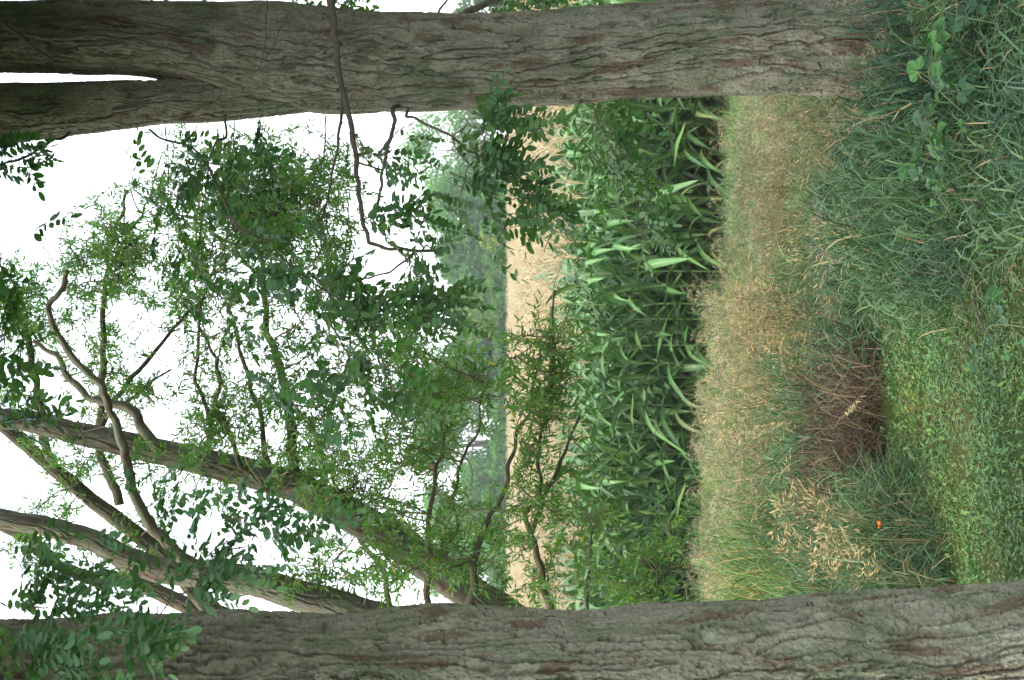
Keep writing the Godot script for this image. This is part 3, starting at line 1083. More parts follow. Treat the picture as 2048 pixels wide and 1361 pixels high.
func make_willow() -> void:
	var D := 9.0
	var base := Vector3((680.5 - 1420.0) / FOCAL * D, 0.0, -D)
	base.y = gy(base.x, base.z)
	var tree := thing("willow_tree", base, "leaning willow with curly twigs and narrow leaves behind the thick trunk", "tree")
	var pw := D / FOCAL * 0.5
	var b0 := base + Vector3(0, -0.1, 0)
	var bark := Color(0.27, 0.245, 0.195)
	var dark := Color(0.205, 0.17, 0.125)
	# [points, width at start, width at end, dark bark]
	var boughs := [
		[[[1120, 1320], [1050, 1268], [985, 1215], [900, 1160], [800, 1085], [700, 1030], [600, 976], [500, 946], [400, 921], [300, 900], [200, 876], [100, 851], [40, 840], [-100, 820], [-300, 800]], 84.0, 34.0, false, 9.0],
		[[[1120, 1320], [960, 1300], [820, 1258], [720, 1228], [600, 1192], [500, 1162], [400, 1146], [320, 1140], [250, 1114], [190, 1082], [120, 1060], [0, 1035], [-150, 1010]], 76.0, 32.0, false, 8.7],
		[[[700, 1330], [560, 1290], [430, 1222], [330, 1112], [250, 1050], [160, 980], [90, 921], [40, 880], [-20, 830]], 44.0, 24.0, true, 9.9],
		[[[470, 1260], [330, 1190], [260, 1160], [180, 1155], [120, 1130], [70, 1080], [0, 1050]], 40.0, 18.0, true, 10.2],
		[[[400, 1143], [350, 1100], [310, 1062], [290, 1030], [268, 985], [258, 940], [250, 897], [235, 850], [218, 812], [205, 772], [150, 720], [112, 662], [97, 617], [125, 580], [137, 540]], 24.0, 9.0, false, 8.6],
		[[[322, 906], [290, 862], [265, 822], [210, 805], [175, 795], [142, 760], [115, 710], [68, 683]], 24.0, 9.0, false, 8.8],
		[[[110, 932], [95, 900], [85, 850], [75, 760], [60, 690], [40, 630], [0, 590], [-60, 540]], 20.0, 12.0, true, 9.9],
		[[[240, 1010], [215, 940], [200, 905], [195, 880], [205, 760], [210, 680], [210, 600], [218, 540], [215, 500], [240, 440], [255, 380]], 22.0, 6.0, true, 9.8],
		[[[218, 545], [245, 490], [275, 445], [300, 400]], 9.0, 4.0, true, 9.7],
		[[[200, 870], [228, 802], [280, 740], [330, 680], [380, 620], [412, 595]], 14.0, 5.0, true, 9.4],
		[[[240, 812], [290, 775], [342, 740]], 7.0, 4.0, true, 9.4],
		[[[590, 960], [585, 880], [580, 830], [572, 785], [560, 735], [535, 672], [530, 600], [528, 540], [510, 480]], 24.0, 9.0, true, 9.2],
		[[[540, 930], [525, 850], [500, 760], [475, 672], [470, 640]], 12.0, 6.0, true, 9.2],
		[[[410, 925], [425, 840], [440, 775], [435, 720], [400, 660]], 13.0, 6.0, true, 9.6],
		[[[600, 975], [540, 985], [480, 930], [445, 830], [420, 835], [390, 760], [400, 640], [420, 560]], 13.0, 5.0, true, 8.8],
		[[[860, 1260], [857, 1150], [855, 1090], [860, 1020], [870, 950], [885, 900], [880, 830]], 14.0, 4.0, true, 8.2],
		[[[940, 1250], [945, 1130], [960, 1080], [975, 1040], [1000, 1000], [1030, 900], [1062, 790], [1080, 700]], 15.0, 4.0, true, 8.0],
		[[[1110, 1250], [1095, 1200], [1075, 1120], [1062, 1070], [1050, 1030], [1090, 990], [1115, 940], [1135, 890], [1160, 830]], 15.0, 4.0, true, 7.8],
		[[[1062, 1070], [1085, 1010], [1075, 930], [1090, 840], [1100, 740], [1105, 640], [1110, 580]], 9.0, 3.0, true, 7.8],
		[[[890, 1110], [915, 1060], [905, 1000], [925, 920], [960, 850], [965, 760]], 9.0, 3.0, true, 8.1],
		[[[1180, 1260], [1175, 1190], [1180, 1120], [1185, 1060]], 8.0, 3.0, true, 7.9],
		[[[1330, 1260], [1300, 1190], [1340, 1130], [1355, 1080]], 8.0, 3.0, true, 7.7],
		[[[780, 1260], [770, 1150], [720, 1080], [690, 1010], [660, 940]], 16.0, 5.0, true, 9.6],
		[[[660, 1010], [640, 900], [670, 800], [700, 700], [690, 620]], 12.0, 4.0, true, 9.8],
	]
	var skeleton := []
	var k := 0
	world_part("trunk", limb([b0, b0.lerp(at(1120, 1320, D), 0.5) + Vector3(-0.03, 0, 0), at(1090, 1300, D)], [0.2, 0.16, 0.135], 60, 0.02, 0.016, 90, bark, MOSSY, INNER, 1.0), tree)
	for s in boughs:
		var path := crook(px_path(s[0], s[4], s[4] + 0.2), 0.02 if s[1] > 30.0 else 0.06)
		var w0: float = s[1] * pw
		var w1: float = s[2] * pw
		var big: bool = s[1] > 30.0
		var rl := 0.014 if big else minf(w1 * 0.5, 0.006)
		var bo := world_part("bough" if big else "branch", limb(path, [w0, lerpf(w0, w1, 0.55), w1], 64 if big else 10, 0.012 if big else 0.02, rl, 91 + k, dark if s[3] else bark, dark.lerp(MOSSY, 0.3) if s[3] else MOSSY, INNER, 0.9 if big else 0.3), tree)
		if not big:
			side_twigs(bo, path, 5, 0.35, 0.004, dark if s[3] else bark)
		var steps := 30
		for q in steps:
			var t := float(q) / (steps - 1) * (path.size() - 1)
			if q > 4:
				skeleton.append(cr(path, t))
		k += 1
	# curly branchlets to fill the crown, and leafy twigs along them: [x0, x1, y0, y1, number, depth0, depth1]
	var sh := Shape.new()
	var xfs := []
	var cols := []
	var clump := FastNoiseLite.new(); clump.seed = 4; clump.frequency = 0.9
	for reg in [[330, 720, 260, 1010, 130, 8.4, 10.4], [560, 1010, 640, 1190, 105, 7.6, 9.8], [1000, 1220, 600, 1190, 42, 7.4, 8.4], [0, 340, 520, 1200, 62, 8.8, 10.6], [200, 330, 330, 620, 20, 9.2, 9.9], [60, 160, 470, 640, 12, 9.6, 10.2], [-20, 90, 440, 640, 12, 9.6, 10.4], [1180, 1370, 1060, 1200, 11, 7.5, 7.9], [500, 720, 240, 500, 40, 9.0, 10.4]]:
		var made := 0
		var tries := 0
		while made < reg[4] and tries < 4000:
			tries += 1
			var target := at(rng.randf_range(reg[0], reg[1]), rng.randf_range(reg[2], reg[3]), rng.randf_range(reg[5], reg[6]))
			if clump.get_noise_3d(target.x * 2.2, target.y * 2.2, target.z) < -0.12 and rng.randf() < 0.85:
				continue
			var best := Vector3.ZERO
			var bd := 1e9
			for p in skeleton:
				var dd: float = p.distance_squared_to(target)
				if dd < bd:
					bd = dd
					best = p
			bd = sqrt(bd)
			if bd > 1.1 or bd < 0.08:
				continue
			made += 1
			var a := best
			var pts := [a]
			var nseg := 5
			var sw := Vector3(rng.randf_range(-1, 1), rng.randf_range(-0.3, 1), rng.randf_range(-1, 1)) * bd * 0.22
			for q in nseg:
				var f := (q + 1.0) / nseg
				pts.append(a.lerp(target, f) + sw * sin(f * PI) + Vector3(rng.randf_range(-1, 1), rng.randf_range(-1, 1), rng.randf_range(-1, 1)) * 0.05 * sin(f * PI))
			twig(sh, pts, 0.006, 0.0018, 4, 12, tone(Color(0.17, 0.145, 0.09), 0.2))
			var nt := 5 + int(bd * 9.0)
			for q in nt:
				var t := lerpf(0.25, 1.0, (q + rng.randf()) / nt) * nseg
				var p := cr(pts, minf(t, nseg))
				var dir := Vector3(rng.randf_range(-1, 1), rng.randf_range(-0.9, 0.7), rng.randf_range(-1, 1)).normalized()
				var sc := rng.randf_range(0.7, 1.15)
				xfs.append(Transform3D(basis_along(dir, Vector3.UP).rotated(dir, rng.randf() * TAU).scaled(Vector3(sc, sc, sc)), p))
				cols.append(Color(1, 1, 1))
	var tw := world_part("branchlets", sh.commit(M.twig), tree)
	tw.set_meta("kind", "stuff")
	var wm := []
	for q in 5:
		wm.append(willow_twig(rng.randf_range(0.16, 0.26), 20, [Color(0.12, 0.225, 0.06), Color(0.145, 0.25, 0.055), Color(0.11, 0.21, 0.075), Color(0.16, 0.26, 0.075), Color(0.13, 0.22, 0.06)][q]))
	swarm_mixed("foliage", wm, tree, xfs, cols)


func make_far_trees() -> void:
	# [centre y px, top x px, depth, half width m, colour, label, sparse]
	var rows := [
		[300, 792, 150.0, 5.4, Color(0.20, 0.35, 0.13), "tall hazy tree with sky gaps behind the hanging leaf spray", true],
		[430, 850, 140.0, 5.6, Color(0.15, 0.29, 0.10), "rounded dull green tree beside the tall hazy one", false],
		[505, 872, 138.0, 4.4, Color(0.13, 0.26, 0.09), "dark green tree between the rounded tree and the yellowish one", false],
		[480, 962, 128.0, 2.4, Color(0.26, 0.31, 0.07), "yellow green bush at the maize field's far edge", false],
		[612, 896, 130.0, 3.9, Color(0.19, 0.30, 0.07), "yellowish bushy tree with a broken outline at the field's far edge", false],
		[690, 915, 134.0, 3.4, Color(0.13, 0.22, 0.10), "low rounded tree next to the yellowish bushy tree", false],
		[770, 835, 142.0, 4.2, Color(0.16, 0.31, 0.10), "tall green tree half hidden behind the willow twigs", false],
		[890, 815, 145.0, 4.8, Color(0.16, 0.30, 0.10), "broad green tree far behind the leaning willow", false],
		[1010, 850, 140.0, 4.6, Color(0.17, 0.33, 0.10), "broad dark tree far behind the willow's low branches", false],
		[1130, 830, 145.0, 5.0, Color(0.17, 0.33, 0.10), "far tree next to the thick trunk behind willow leaves", false],
		[190, 930, 140.0, 3.4, Color(0.14, 0.22, 0.10), "low far tree behind the forked trunk", false],
		[40, 900, 145.0, 4.5, Color(0.14, 0.22, 0.10), "far tree on the open side of the forked trunk", false],
	]
	for y in range(260, 1200, 62):
		rows.append([y + 12.0 * sin(y * 1.3), 975.0 + 14.0 * sin(y * 0.7), 124.0, 1.5 + 0.4 * sin(y * 2.1), Color(0.13, 0.26, 0.07), "low green hedge shrub along the maize field's far edge", false])
	for r in rows:
		var d: float = r[2]
		var x: float = (680.5 - r[0]) / FOCAL * d
		var top: float = EYE + (1000.0 - r[1]) / FOCAL * d
		var h: float = top - BASE_FIELD
		var hedge: bool = r[5].begins_with("low green hedge")
		var tree := thing("shrub" if hedge or h < 4.0 else "broadleaf_tree", Vector3(x, BASE_FIELD, -d), r[5], "shrub" if hedge or h < 4.0 else "tree", "hedge shrubs beyond the field" if hedge else "")
		var sh := Shape.new()
		var bole := Shape.new()
		var wd: float = r[3]
		twig(bole, [Vector3(0, -0.2, 0), Vector3(0.1, h * 0.3, 0), Vector3(-0.1, h * 0.75, 0)], 0.05 * h * 0.6, 0.03, 7, 6, Color(0.11, 0.09, 0.07))
		var lobes := []
		var nl := 7 if hedge else 24
		for k in nl:
			var f := rng.randf()
			var a := rng.randf() * TAU
			var yy := h * lerpf(0.2, 0.93, f)
			var rr := wd * sqrt(maxf(0.05, 1.0 - pow(f * 1.8 - 0.75, 2.0))) * 0.75
			var c := Vector3(cos(a) * rr * sqrt(rng.randf()), yy, sin(a) * rr * sqrt(rng.randf()))
			lobes.append([c, rng.randf_range(0.26, 0.42) * minf(wd, h * 0.4)])
			twig(bole, [Vector3(0, h * 0.2, 0), Vector3(c.x * 0.4, h * 0.3, c.z * 0.4), c], 0.08, 0.03, 4, 4, Color(0.11, 0.09, 0.07))
		lobes.append([Vector3(0, h - 0.32 * minf(wd, h * 0.4), 0), 0.32 * minf(wd, h * 0.4)])
		var per := 240 if hedge else (330 if r[6] else 560)
		for lb in lobes:
			for k in per:
				var v := Vector3(rng.randfn(0, 1), rng.randfn(0, 1), rng.randfn(0, 1)).normalized() * pow(rng.randf(), 0.4)
				var p: Vector3 = lb[0] + v * lb[1] * Vector3(1.25, 0.95, 1.25)
				var s := rng.randf_range(0.10, 0.22)
				var e := Vector3(rng.randf_range(-1, 1), rng.randf_range(-1, 1), rng.randf_range(-1, 1)).normalized()
				var g := e.cross(Vector3(rng.randf_range(-1, 1), rng.randf_range(-1, 1), rng.randf_range(-1, 1))).normalized()
				var c := tone(r[4], 0.25)
				sh.tri(p + e * s, p - e * s * 0.6 + g * s * 0.7, p - e * s * 0.5 - g * s * 0.7, c)
				sh.tri(p - e * s + g * s * 0.3, p + e * s * 0.6 - g * s * 0.8, p + g * s, c)
		part("trunk", bole.commit(M.twig), tree)
		part("crown", sh.commit(M.far), tree)


func make_maize() -> void:
	var leaf_meshes := []
	var leaf_shapes := []
	var NV := 16
	for k in NV:
		var f := float(k) / (NV - 1)
		var l := lerpf(0.95, 0.64, f) + 0.32 * sin(f * PI)
		var w := 0.095 + 0.025 * sin(f * PI)
		var st := lerpf(0.55, 0.3, f)
		var en := rng.randf_range(0.9, 2.9)
		l *= rng.randf_range(0.72, 1.12)
		var s := maize_leaf(l, w * rng.randf_range(0.75, 1.1), st + rng.randf_range(-0.15, 0.2), en, rng.randf_range(0.2, 0.9), rng.randf_range(-2.2, 2.2), tone(Color(0.07, 0.155, 0.038) if k > 0 else Color(0.15, 0.16, 0.05), 0.32))
		leaf_shapes.append(s)
		leaf_meshes.append(s.commit(M.corn))
	var H := 2.05
	var stalk_s := maize_stalk(H)
	var stalk_m := stalk_s.commit(M.corn)
	var tassel_s := []
	var tassel_m := []
	for k in 3:
		var t := maize_tassel(Color(0.50, 0.375, 0.235))
		tassel_s.append(t)
		tassel_m.append(t.commit(M.tassel))
	var ear_s := maize_ear()
	var ear_m := ear_s.commit(M.corn)
	var plans := []
	for k in 12:
		plans.append(maize_plan(NV, H))
	# single plants: the first rows along the field's edge
	var protos := []
	var made := 0
	var spots := []
	for row in 6:
		var d := 20.0 + row * 0.75
		var x := -4.7 + (row % 2) * 0.1
		while x < 5.3:
			spots.append([x + rng.randf_range(-0.04, 0.04), d + rng.randf_range(-0.06, 0.06), row])
			x += 0.2
	for s in spots:
		var pos := Vector3(s[0], gy(s[0], -s[1]) - 0.02, -s[1])
		var v := made % 12
		var o: Node3D
		if made < 12:
			o = thing("maize_plant", pos, "", "maize plant", "maize plants along the field's edge")
			part("stalk", stalk_m, o)
			for lf in plans[v]:
				part("leaf", leaf_meshes[lf[0]], o, lf[1])
			part("tassel", tassel_m[v % 3], o, Transform3D(Basis(Vector3.UP, v * 1.1), Vector3(0, H + 0.07, 0)))
			if v % 2 == 0:
				part("ear", ear_m, o, Transform3D(Basis(Vector3.UP, v * 1.9), Vector3(0, H * 0.5, 0)))
			protos.append(o)
		else:
			o = protos[v].duplicate()
			o.name = numbered("maize_plant")
			add_child(o, true)
			o.position = pos
		o.set_meta("label", "maize plant in the outermost row facing the grassy bank" if s[2] == 0 else "maize plant with tan tassel behind the field's outermost row")
		o.set_meta("group", "outermost row of the maize field" if s[2] == 0 else "maize plants behind the outermost row")
		o.rotation.y = rng.randf() * TAU
		var sc := rng.randf_range(0.86, 1.08)
		o.scale = Vector3(sc, sc, sc)
		made += 1
	# the rest of the field
	var whole := []
	for k in 12:
		var leaves := Shape.new()
		pour(leaves, stalk_s, Transform3D.IDENTITY)
		for lf in plans[k]:
			pour(leaves, leaf_shapes[lf[0]], lf[1])
		whole.append(leaves.commit(M.corn))
	var field := thing("maize_field", Vector3(0, BASE_FIELD, -60), "dense maize with a carpet of tan tassels reaching to the far hedge", "maize", "", "stuff")
	var xfs := []
	var tfs := []
	var cols := []
	var row := 0
	while row < 132:
		var d := 20.0 + row * 0.75
		var half := d * 0.26 + 3.0
		var x := -half
		while x < half:
			if not (row < 6 and x > -4.75 and x < 5.35):
				var sc := rng.randf_range(0.88, 1.06) + 0.05 * nz_clump.get_noise_2d(x * 0.4, d * 0.4)
				var b := Basis(Vector3.UP, rng.randf() * TAU).scaled(Vector3(sc, sc, sc))
				var p := Vector3(x + rng.randf_range(-0.05, 0.05), BASE_FIELD - 0.02, -d + rng.randf_range(-0.08, 0.08))
				xfs.append(Transform3D(b, p))
				tfs.append(Transform3D(b, p + Vector3(0, (H + 0.07) * sc, 0)))
				var f := rng.randf_range(0.85, 1.15)
				cols.append(Color(f, f, f))
			x += 0.2 if d < 40.0 else (0.27 if d < 70.0 else 0.36)
		row += 1
	swarm_mixed("leaves", whole, field, xfs, cols)
	swarm_mixed("tassels", tassel_m, field, tfs, cols)


func make_grass() -> void:
	# patches of turf and grass, laid edge to edge
	var green := Color(0.085, 0.16, 0.055)
	var blue := Color(0.058, 0.12, 0.068)
	var straw := Color(0.42, 0.30, 0.16)
	var tall := []
	for k in 5:
		tall.append(grass_patch(0.36, 260, 0.33, 0.0055, 1.2, [green, blue, Color(0.07, 0.14, 0.05), green, blue][k], straw, 0.06))
	var fineg := []
	for k in 5:
		fineg.append(grass_patch(0.5, 380, 0.46, 0.0044, 1.0, [green, Color(0.12, 0.21, 0.055), green, Color(0.10, 0.19, 0.07), green][k], straw, 0.13))
	var heads := []
	for k in 6:
		heads.append(panicle_tuft(3, 0.78, [Color(0.47, 0.345, 0.22), Color(0.50, 0.38, 0.25), Color(0.44, 0.315, 0.21), Color(0.48, 0.35, 0.22), Color(0.52, 0.41, 0.28), Color(0.45, 0.315, 0.22)][k]))
	var deads := []
	for k in 3:
		deads.append(grass_patch(0.3, 130, 0.3, 0.0034, 0.5, Color(0.12, 0.072, 0.048), Color(0.26, 0.18, 0.10), 0.15))  # dead stem brown, taken darker to carry the shade under the overhanging grass
	var turf := []
	for k in 6:
		turf.append(turf_patch(0.24))
	var xf := func(x: float, z: float, s: float, sy: float) -> Transform3D:
		var b := Basis(Vector3.UP, rng.randf() * TAU).scaled(Vector3(s, s * sy, s))
		return Transform3D(b, Vector3(x, gy(x, z), z))
	# lawn
	var a1 := []
	var c1 := []
	var gx := -3.2
	while gx < 0.8:
		var gd := 2.2
		while gd < 6.3:
			for q in 2:
				var x := gx + rng.randf_range(-0.1, 0.1)
				var d := gd + rng.randf_range(-0.1, 0.1)
				if on_lawn(x + 0.06, d + 0.08) or (d < 6.2 and x > -0.3 and x < rough_x(d) + 0.4):
					var f := rng.randf_range(0.85, 1.15)
					var cl := nz_clump.get_noise_2d(x * 4.0, d * 4.0)
					a1.append(xf.call(x, -d, rng.randf_range(0.9, 1.1), rng.randf_range(0.7, 1.2)))
					c1.append(Color(f * (1.0 + cl * 0.5), f, f * (1.0 - cl * 0.3)))
			gd += 0.17
		gx += 0.17
	var lawn := thing("lawn", Vector3.ZERO, "short mown lawn with clover between the thick trunk and tall grass", "lawn", "", "stuff")
	swarm_mixed("turf", turf, lawn, a1, c1)
	# tall green grass near the forked tree
	var n1 := []
	var k1 := []
	for k in 620:
		var x := rng.randf_range(-0.1, 3.0)
		var d := rng.randf_range(3.0, 6.9)
		if x < rough_x(d) + 0.12 + rng.randf_range(0.0, 0.12):
			continue
		var s := rng.randf_range(0.85, 1.15)
		n1.append(xf.call(x, -d, s, rng.randf_range(0.8, 1.15) * lerpf(0.55, 1.1, smoothstep(0.0, 0.4, x - rough_x(d))) * lerpf(0.5, 1.0, smoothstep(3.9, 4.9, d)) * lerpf(1.0, 0.66, smoothstep(5.2, 6.2, d)) * (1.0 - 0.4 * smoothstep(0.75, 0.95, x) * smoothstep(4.5, 4.9, d)) * (1.0 - 0.4 * smoothstep(0.5, 0.7, x) * (1.0 - smoothstep(4.7, 5.0, d)))))
		var f := rng.randf_range(0.8, 1.15)
		k1.append(Color(f, f, f))
	for k in 14:
		n1.append(xf.call(rng.randf_range(0.8, 1.5), -rng.randf_range(4.8, 5.4), rng.randf_range(0.5, 0.7), rng.randf_range(1.2, 2.4)))
		k1.append(Color(1, 1, 1))
	var near := thing("tall_grass", Vector3.ZERO, "dark blue green tall grass around the forked trunk's foot", "grass", "", "stuff")
	swarm_mixed("blades", tall, near, n1, k1)
	# grass on the bank
	var n2 := []
	var k2 := []
	var nd := []
	var kd := []
	for k in 1500:
		var d := 6.2 + 13.2 * pow(rng.randf(), 0.85)
		var x := rng.randf_range(-1, 1) * (d * 0.27 + 1.0)
		if on_lawn(x, d - 0.15):
			continue
		var bare := smoothstep(-0.78, -0.66, x) * (1.0 - smoothstep(-0.2, -0.08, x)) * (1.0 - smoothstep(6.6, 7.0, d))
		if bare > 0.4:
			continue
		var cl := nz_clump.get_noise_2d(x * 0.9, d * 0.9)
		var left := smoothstep(0.6, -0.6, x / d * 7.0)
		var s := rng.randf_range(0.85, 1.15)
		n2.append(xf.call(x, -d, s, (rng.randf_range(0.75, 1.2) + cl * 0.4) * lerpf(0.6, 1.2, left) * lerpf(1.0, 0.62, smoothstep(10.0, 14.0, d) * smoothstep(-0.5, 1.0, x))))
		var f := rng.randf_range(0.85, 1.2)
		var yel := clampf(0.5 + cl * 1.6, 0.0, 1.0)
		k2.append(Color(f * lerpf(0.9, 1.4, yel), f * lerpf(0.95, 1.25, yel), f * lerpf(1.15, 0.8, yel)))
	for k in 160:
		var d := rng.randf_range(17.6, 19.8)
		var x := rng.randf_range(-1, 1) * (d * 0.27 + 1.0)
		n2.append(xf.call(x, -d, rng.randf_range(0.9, 1.2), rng.randf_range(0.9, 1.5) * lerpf(1.0, 0.5, smoothstep(-0.5, 1.5, x))))
		var f := rng.randf_range(0.85, 1.2)
		k2.append(Color(f, f, f))
	for k in 60:
		var x := rng.randf_range(-1.9, -0.72)
		var d := rng.randf_range(5.3, 6.4)
		n2.append(xf.call(x, -d, rng.randf_range(0.7, 0.9), rng.randf_range(0.6, 1.0)))
		var f := rng.randf_range(0.7, 1.0)
		k2.append(Color(f * 0.9, f, f * 1.15))
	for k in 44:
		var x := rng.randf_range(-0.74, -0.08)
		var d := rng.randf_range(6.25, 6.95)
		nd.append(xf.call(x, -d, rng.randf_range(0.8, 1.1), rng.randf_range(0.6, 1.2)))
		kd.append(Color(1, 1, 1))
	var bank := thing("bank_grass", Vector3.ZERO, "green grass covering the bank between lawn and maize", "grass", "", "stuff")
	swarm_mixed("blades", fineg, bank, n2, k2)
	var dead := thing("dead_grass", Vector3.ZERO, "brown dead stems, darkened in colour for shade, along the cut edge of the lawn", "grass", "", "stuff")
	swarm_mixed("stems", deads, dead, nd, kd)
	# seed heads: [least and most slope sideways, depths, number tried, heights, clump threshold]
	var n3 := []
	var k3 := []
	for z in [[-0.28, 0.03, 11.0, 18.9, 1700, 0.6, 1.15, 0.06], [-0.04, 0.17, 7.6, 11.5, 1150, 0.42, 0.8, 0.04], [-0.05, 0.28, 11.0, 19.0, 520, 0.4, 0.85, 0.12], [-0.28, -0.05, 7.2, 11.0, 420, 0.5, 0.8, 0.12], [0.02, 0.28, 5.4, 7.4, 190, 0.5, 0.65, 0.1], [0.15, 0.27, 4.95, 5.4, 11, 0.5, 0.7, -1.0]]:
		for k in z[4]:
			var d: float = lerpf(z[2], z[3], rng.randf())
			var x: float = lerpf(z[0], z[1], rng.randf()) * d
			if nz_clump.get_noise_2d(x * 1.6 + 5.0, d * 1.2) < z[7] + rng.randf_range(-0.14, 0.14):
				continue
			n3.append(xf.call(x, -d, rng.randf_range(z[5], z[6]), 1.0))
			var f := rng.randf_range(0.85, 1.15)
			k3.append(Color(f, f, f))
	var seed_stand := thing("seeding_grass", Vector3.ZERO, "dry tan seed heads standing over the grass of the bank", "grass", "", "stuff")
	swarm_mixed("seed_heads", heads, seed_stand, n3, k3)
	# tussocks that stand out singly at the lawn's edge
	var groups := [[-0.62, -0.98, 5.25, 5.9, 7, "brome tussock with tan seed heads beside the thick trunk"], [-0.30, 0.16, 6.2, 7.0, 12, "brome tussock leaning over the dead brown stems with tan seed heads"], [0.2, 1.3, 5.2, 6.6, 6, "sparse brome tussock with a few seed heads in dark grass"]]
	var tuss := []
	for k in 3:
		tuss.append([grass_tuft(26, 0.45, 0.06, 0.0042, 1.4, Color(0.075, 0.15, 0.08), straw, 0.2), panicle_tuft([5, 7, 3][k], [0.55, 0.62, 0.45][k], Color(0.55, 0.40, 0.22))])
	for gi in 3:
		var g: Array = groups[gi]
		var first: Node3D = null
		for k in g[4]:
			var x := rng.randf_range(g[0], g[1])
			var d := rng.randf_range(g[2], g[3])
			var o: Node3D
			var p := Vector3(x, gy(x, -d), -d)
			if first == null:
				o = thing("brome_tussock", p, g[5], "grass tussock", g[5])
				part("blades", tuss[gi][0], o)
				part("seed_heads", tuss[gi][1], o)
				first = o
			else:
				o = first.duplicate()
				o.name = numbered("brome_tussock")
				add_child(o, true)
				o.position = p
			o.rotation.y = rng.randf() * TAU
			var s := rng.randf_range(0.8, 1.1)
			o.scale = Vector3(s, s, s)


func bramble_leaf(s: float, col: Color) -> ArrayMesh:
	var sh := Shape.new()
	for t in 3:
		var a := (t - 1) * 1.15
		var d := Vector3(cos(a), -0.12, sin(a)).normalized()
		var sd := d.cross(Vector3.UP).normalized()
		var b := d * s * 0.12
		var up := sd.cross(d)
		var l := s * (1.0 if t == 1 else 0.8)
		var k := sh.v.size()
		var cc := tone(col, 0.1)
		sh.point(b, cc)
		var n := 8
		for sg in [-1.0, 1.0]:
			for q in n:
				var f := (q + 1.0) / (n + 1.0)
				var w := l * 0.42 * pow(sin(PI * pow(f, 0.75)), 0.8) * (1.0 + 0.10 * (q % 2))
				sh.point(b + d * l * f + sd * w * sg + up * (w * 0.28 - f * f * l * 0.1), cc)
		var tip := sh.point(b + d * l - up * l * 0.12, cc)
		var mids := []
		for sg in 2:
			var o := k + 1 + sg * n
			for q in n - 1:
				sh.face(k, o + q, o + q + 1)
			sh.face(k, o + n - 1, tip)
	return sh.commit(M.locust)


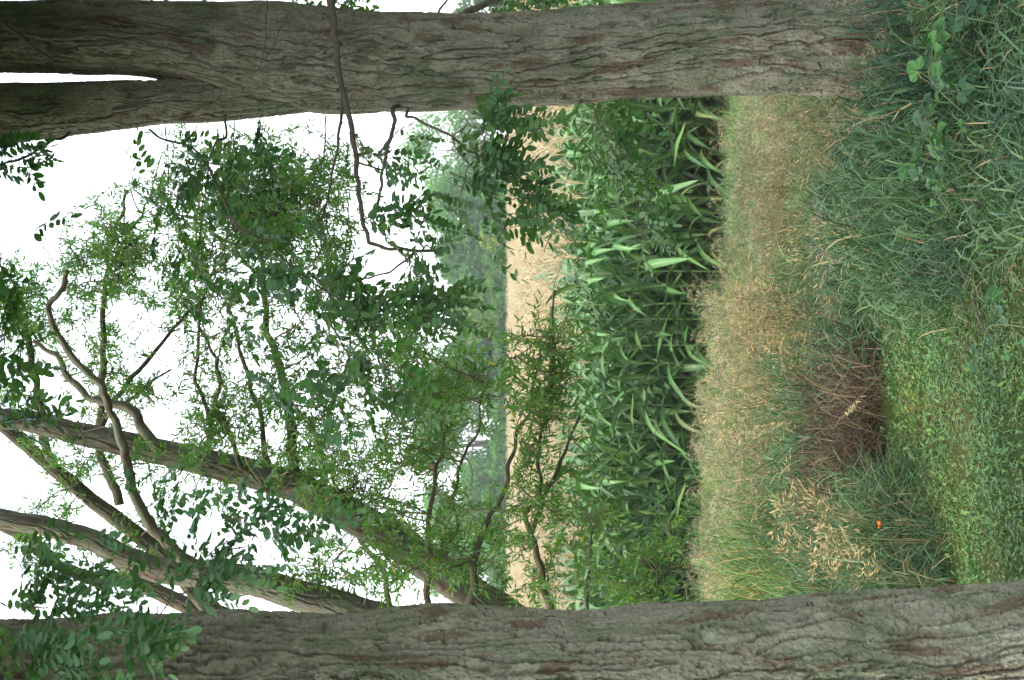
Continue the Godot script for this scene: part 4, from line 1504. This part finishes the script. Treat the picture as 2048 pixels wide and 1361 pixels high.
func make_small_things() -> void:
	# bramble shoots in the tall grass
	var lm := [bramble_leaf(0.06, Color(0.07, 0.165, 0.05)), bramble_leaf(0.052, Color(0.09, 0.22, 0.06)), bramble_leaf(0.055, Color(0.055, 0.125, 0.065))]
	var shoots := [
		[[[2130, 330, 4.5], [2040, 170, 4.6], [1990, 110, 4.6], [1955, 70, 4.65], [1930, 20, 4.7]], 26, "bramble shoot with bright leaves at the forked trunk's foot"],
		[[[2010, 90, 4.75], [1940, 215, 4.6], [1925, 300, 4.55], [1950, 355, 4.5], [2000, 425, 4.45]], 22, "bramble shoot trailing a thin pale tip over the dark grass"],
		[[[2080, 60, 4.5], [2000, 20, 4.55], [1960, -20, 4.6]], 15, "bramble shoot with broad dark leaves beside the bright one"],
		[[[2060, 300, 4.5], [1950, 280, 4.6], [1880, 260, 4.7], [1850, 230, 4.8]], 18, "bramble shoot rising through the grass before the forked trunk"],
		[[[2090, 660, 4.4], [2020, 650, 4.5], [1985, 680, 4.6], [1965, 740, 4.65]], 8, "low creeping shoot with pale green leaves on the lawn's edge"],
		[[[1840, 170, 5.25], [1790, 150, 5.3], [1765, 130, 5.35]], 5, "thin climbing vine against the base of the forked trunk"],
	]
	var si := 0
	for s in shoots:
		var path := px_path(s[0], 4.6, 4.6)
		path[0].y = gy(path[0].x, path[0].z)
		for q in range(1, path.size()):
			path[q].y = maxf(path[q].y, gy(path[q].x, path[q].z) + (0.1 if si == 4 else 0.26))
		var o := thing("bramble_shoot", path[0], s[2], "plant")
		var sh := Shape.new()
		twig(sh, path, 0.0028, 0.001, 5, 18, Color(0.13, 0.17, 0.07))
		world_part("stem", sh.commit(M.grass), o)
		for k in s[1]:
			var t: float = (0.15 + 0.85 * k / (s[1] - 1.0)) * (path.size() - 1)
			var p := cr(path, t)
			var dir := Vector3(rng.randf_range(-1, 1), rng.randf_range(-0.4, 0.6), rng.randf_range(-0.5, 1)).normalized()
			var sc := lerpf(1.1, 0.4, t / (path.size() - 1)) * rng.randf_range(0.6, 1.2)
			p += dir * rng.randf_range(0.02, 0.11)
			var pet := Shape.new()
			twig(pet, [cr(path, t), p], 0.0011, 0.0008, 4, 2, Color(0.13, 0.17, 0.07))
			world_part("petiole", pet.commit(M.grass), o)
			part("leaf", lm[(k + si) % 3] if si != 2 else lm[2], o, Transform3D(basis_along(dir, Vector3(0, 1, 0.5)).scaled(Vector3(sc, sc, sc)), p - o.position))
		si += 1
	# poppy
	var pp := at(1762, 1050, 5.35)
	var pb := Vector3(pp.x, gy(pp.x, pp.z), pp.z)
	var po := thing("poppy", pb, "single small orange flower in the grass beside the thick trunk", "flower")
	var st := Shape.new()
	twig(st, [Vector3.ZERO, Vector3(0.01, (pp.y - pb.y) * 0.5, 0), pp - pb], 0.0014, 0.001, 4, 5, Color(0.09, 0.16, 0.06))
	part("stem", st.commit(M.grass), po)
	for k in 4:
		var pe := Shape.new()
		var a := k * TAU / 4.0 + 0.4
		var d := Vector3(cos(a), 0.55, sin(a)).normalized()
		leaflet(pe, Vector3.ZERO, d, d.cross(Vector3.UP).normalized(), 0.016, 0.02, 0.5, Color(0.75, 0.13, 0.02))
		part("petal", pe.commit(M.petal), po, Transform3D(Basis.IDENTITY, pp - pb))
	# purple flower
	var vp := at(1645, 1100, 6.3)
	var vb := Vector3(vp.x, gy(vp.x, vp.z), vp.z)
	var vo := thing("purple_flower", vb, "single tiny purple flower among the bank grass by the thick trunk", "flower")
	var vs := Shape.new()
	twig(vs, [Vector3.ZERO, Vector3(0.02, (vp.y - vb.y) * 0.5, 0), vp - vb], 0.0014, 0.001, 4, 5, Color(0.09, 0.16, 0.06))
	part("stem", vs.commit(M.grass), vo)
	for k in 6:
		var pe := Shape.new()
		var a := k * TAU / 6.0
		var d := Vector3(cos(a), 0.5, sin(a)).normalized()
		leaflet(pe, Vector3.ZERO, d, d.cross(Vector3.UP).normalized(), 0.012, 0.008, 0.3, Color(0.13, 0.05, 0.34))
		part("petal", pe.commit(M.petal), vo, Transform3D(Basis.IDENTITY, vp - vb))
	# fallen stick
	var q0 := at(1995, 600, 4.8)
	var q1 := at(2004, 665, 4.75)
	q0.y = gy(q0.x, q0.z) + 0.07
	q1.y = gy(q1.x, q1.z) + 0.05
	var so := thing("fallen_stick", q0, "short grey stick lying in the grass at the lawn's edge", "stick")
	world_part("stick", limb([q0, q0.lerp(q1, 0.5) + Vector3(0.004, 0.006, 0), q1], [0.005, 0.0045, 0.004], 10, 0.01, 0.001, 400, Color(0.24, 0.2, 0.16), Color(0.2, 0.18, 0.14), INNER, 0.2), so)
	# single long stalks bending over the dead stems and the lawn
	for s in [[[[1800, 690, 6.2], [1770, 740, 6.0], [1740, 775, 5.95], [1690, 825, 5.9]], "bent straw coloured grass stalk hanging over the dead brown stems", true], [[[1965, 640, 5.0], [1930, 700, 4.95], [1905, 760, 4.9], [1876, 815, 4.9]], "bare green grass stalk arching over the mown lawn", false]]:
		var path := px_path(s[0], 6, 6)
		path[0].y = gy(path[0].x, path[0].z)
		var o := thing("grass_stalk", path[0], s[1], "grass stalk")
		var sh := Shape.new()
		twig(sh, path, 0.0022, 0.0012, 4, 14, Color(0.30, 0.27, 0.13) if s[2] else Color(0.14, 0.22, 0.08))
		world_part("stalk", sh.commit(M.grass), o)
		if s[2]:
			var hd := Shape.new()
			for k in 14:
				var t := 2.4 + 0.6 * k / 13.0
				var b := cr(path, t)
				var d := Vector3(rng.randf_range(-1, 0.4), rng.randf_range(-1, 0.3), rng.randf_range(-0.6, 0.6)).normalized()
				leaflet(hd, b, d, d.cross(Vector3(0.2, 0.3, 1)).normalized(), 0.026, 0.005, 0.2, tone(Color(0.55, 0.42, 0.24), 0.15))
			world_part("seed_head", hd.commit(M.dry), o)
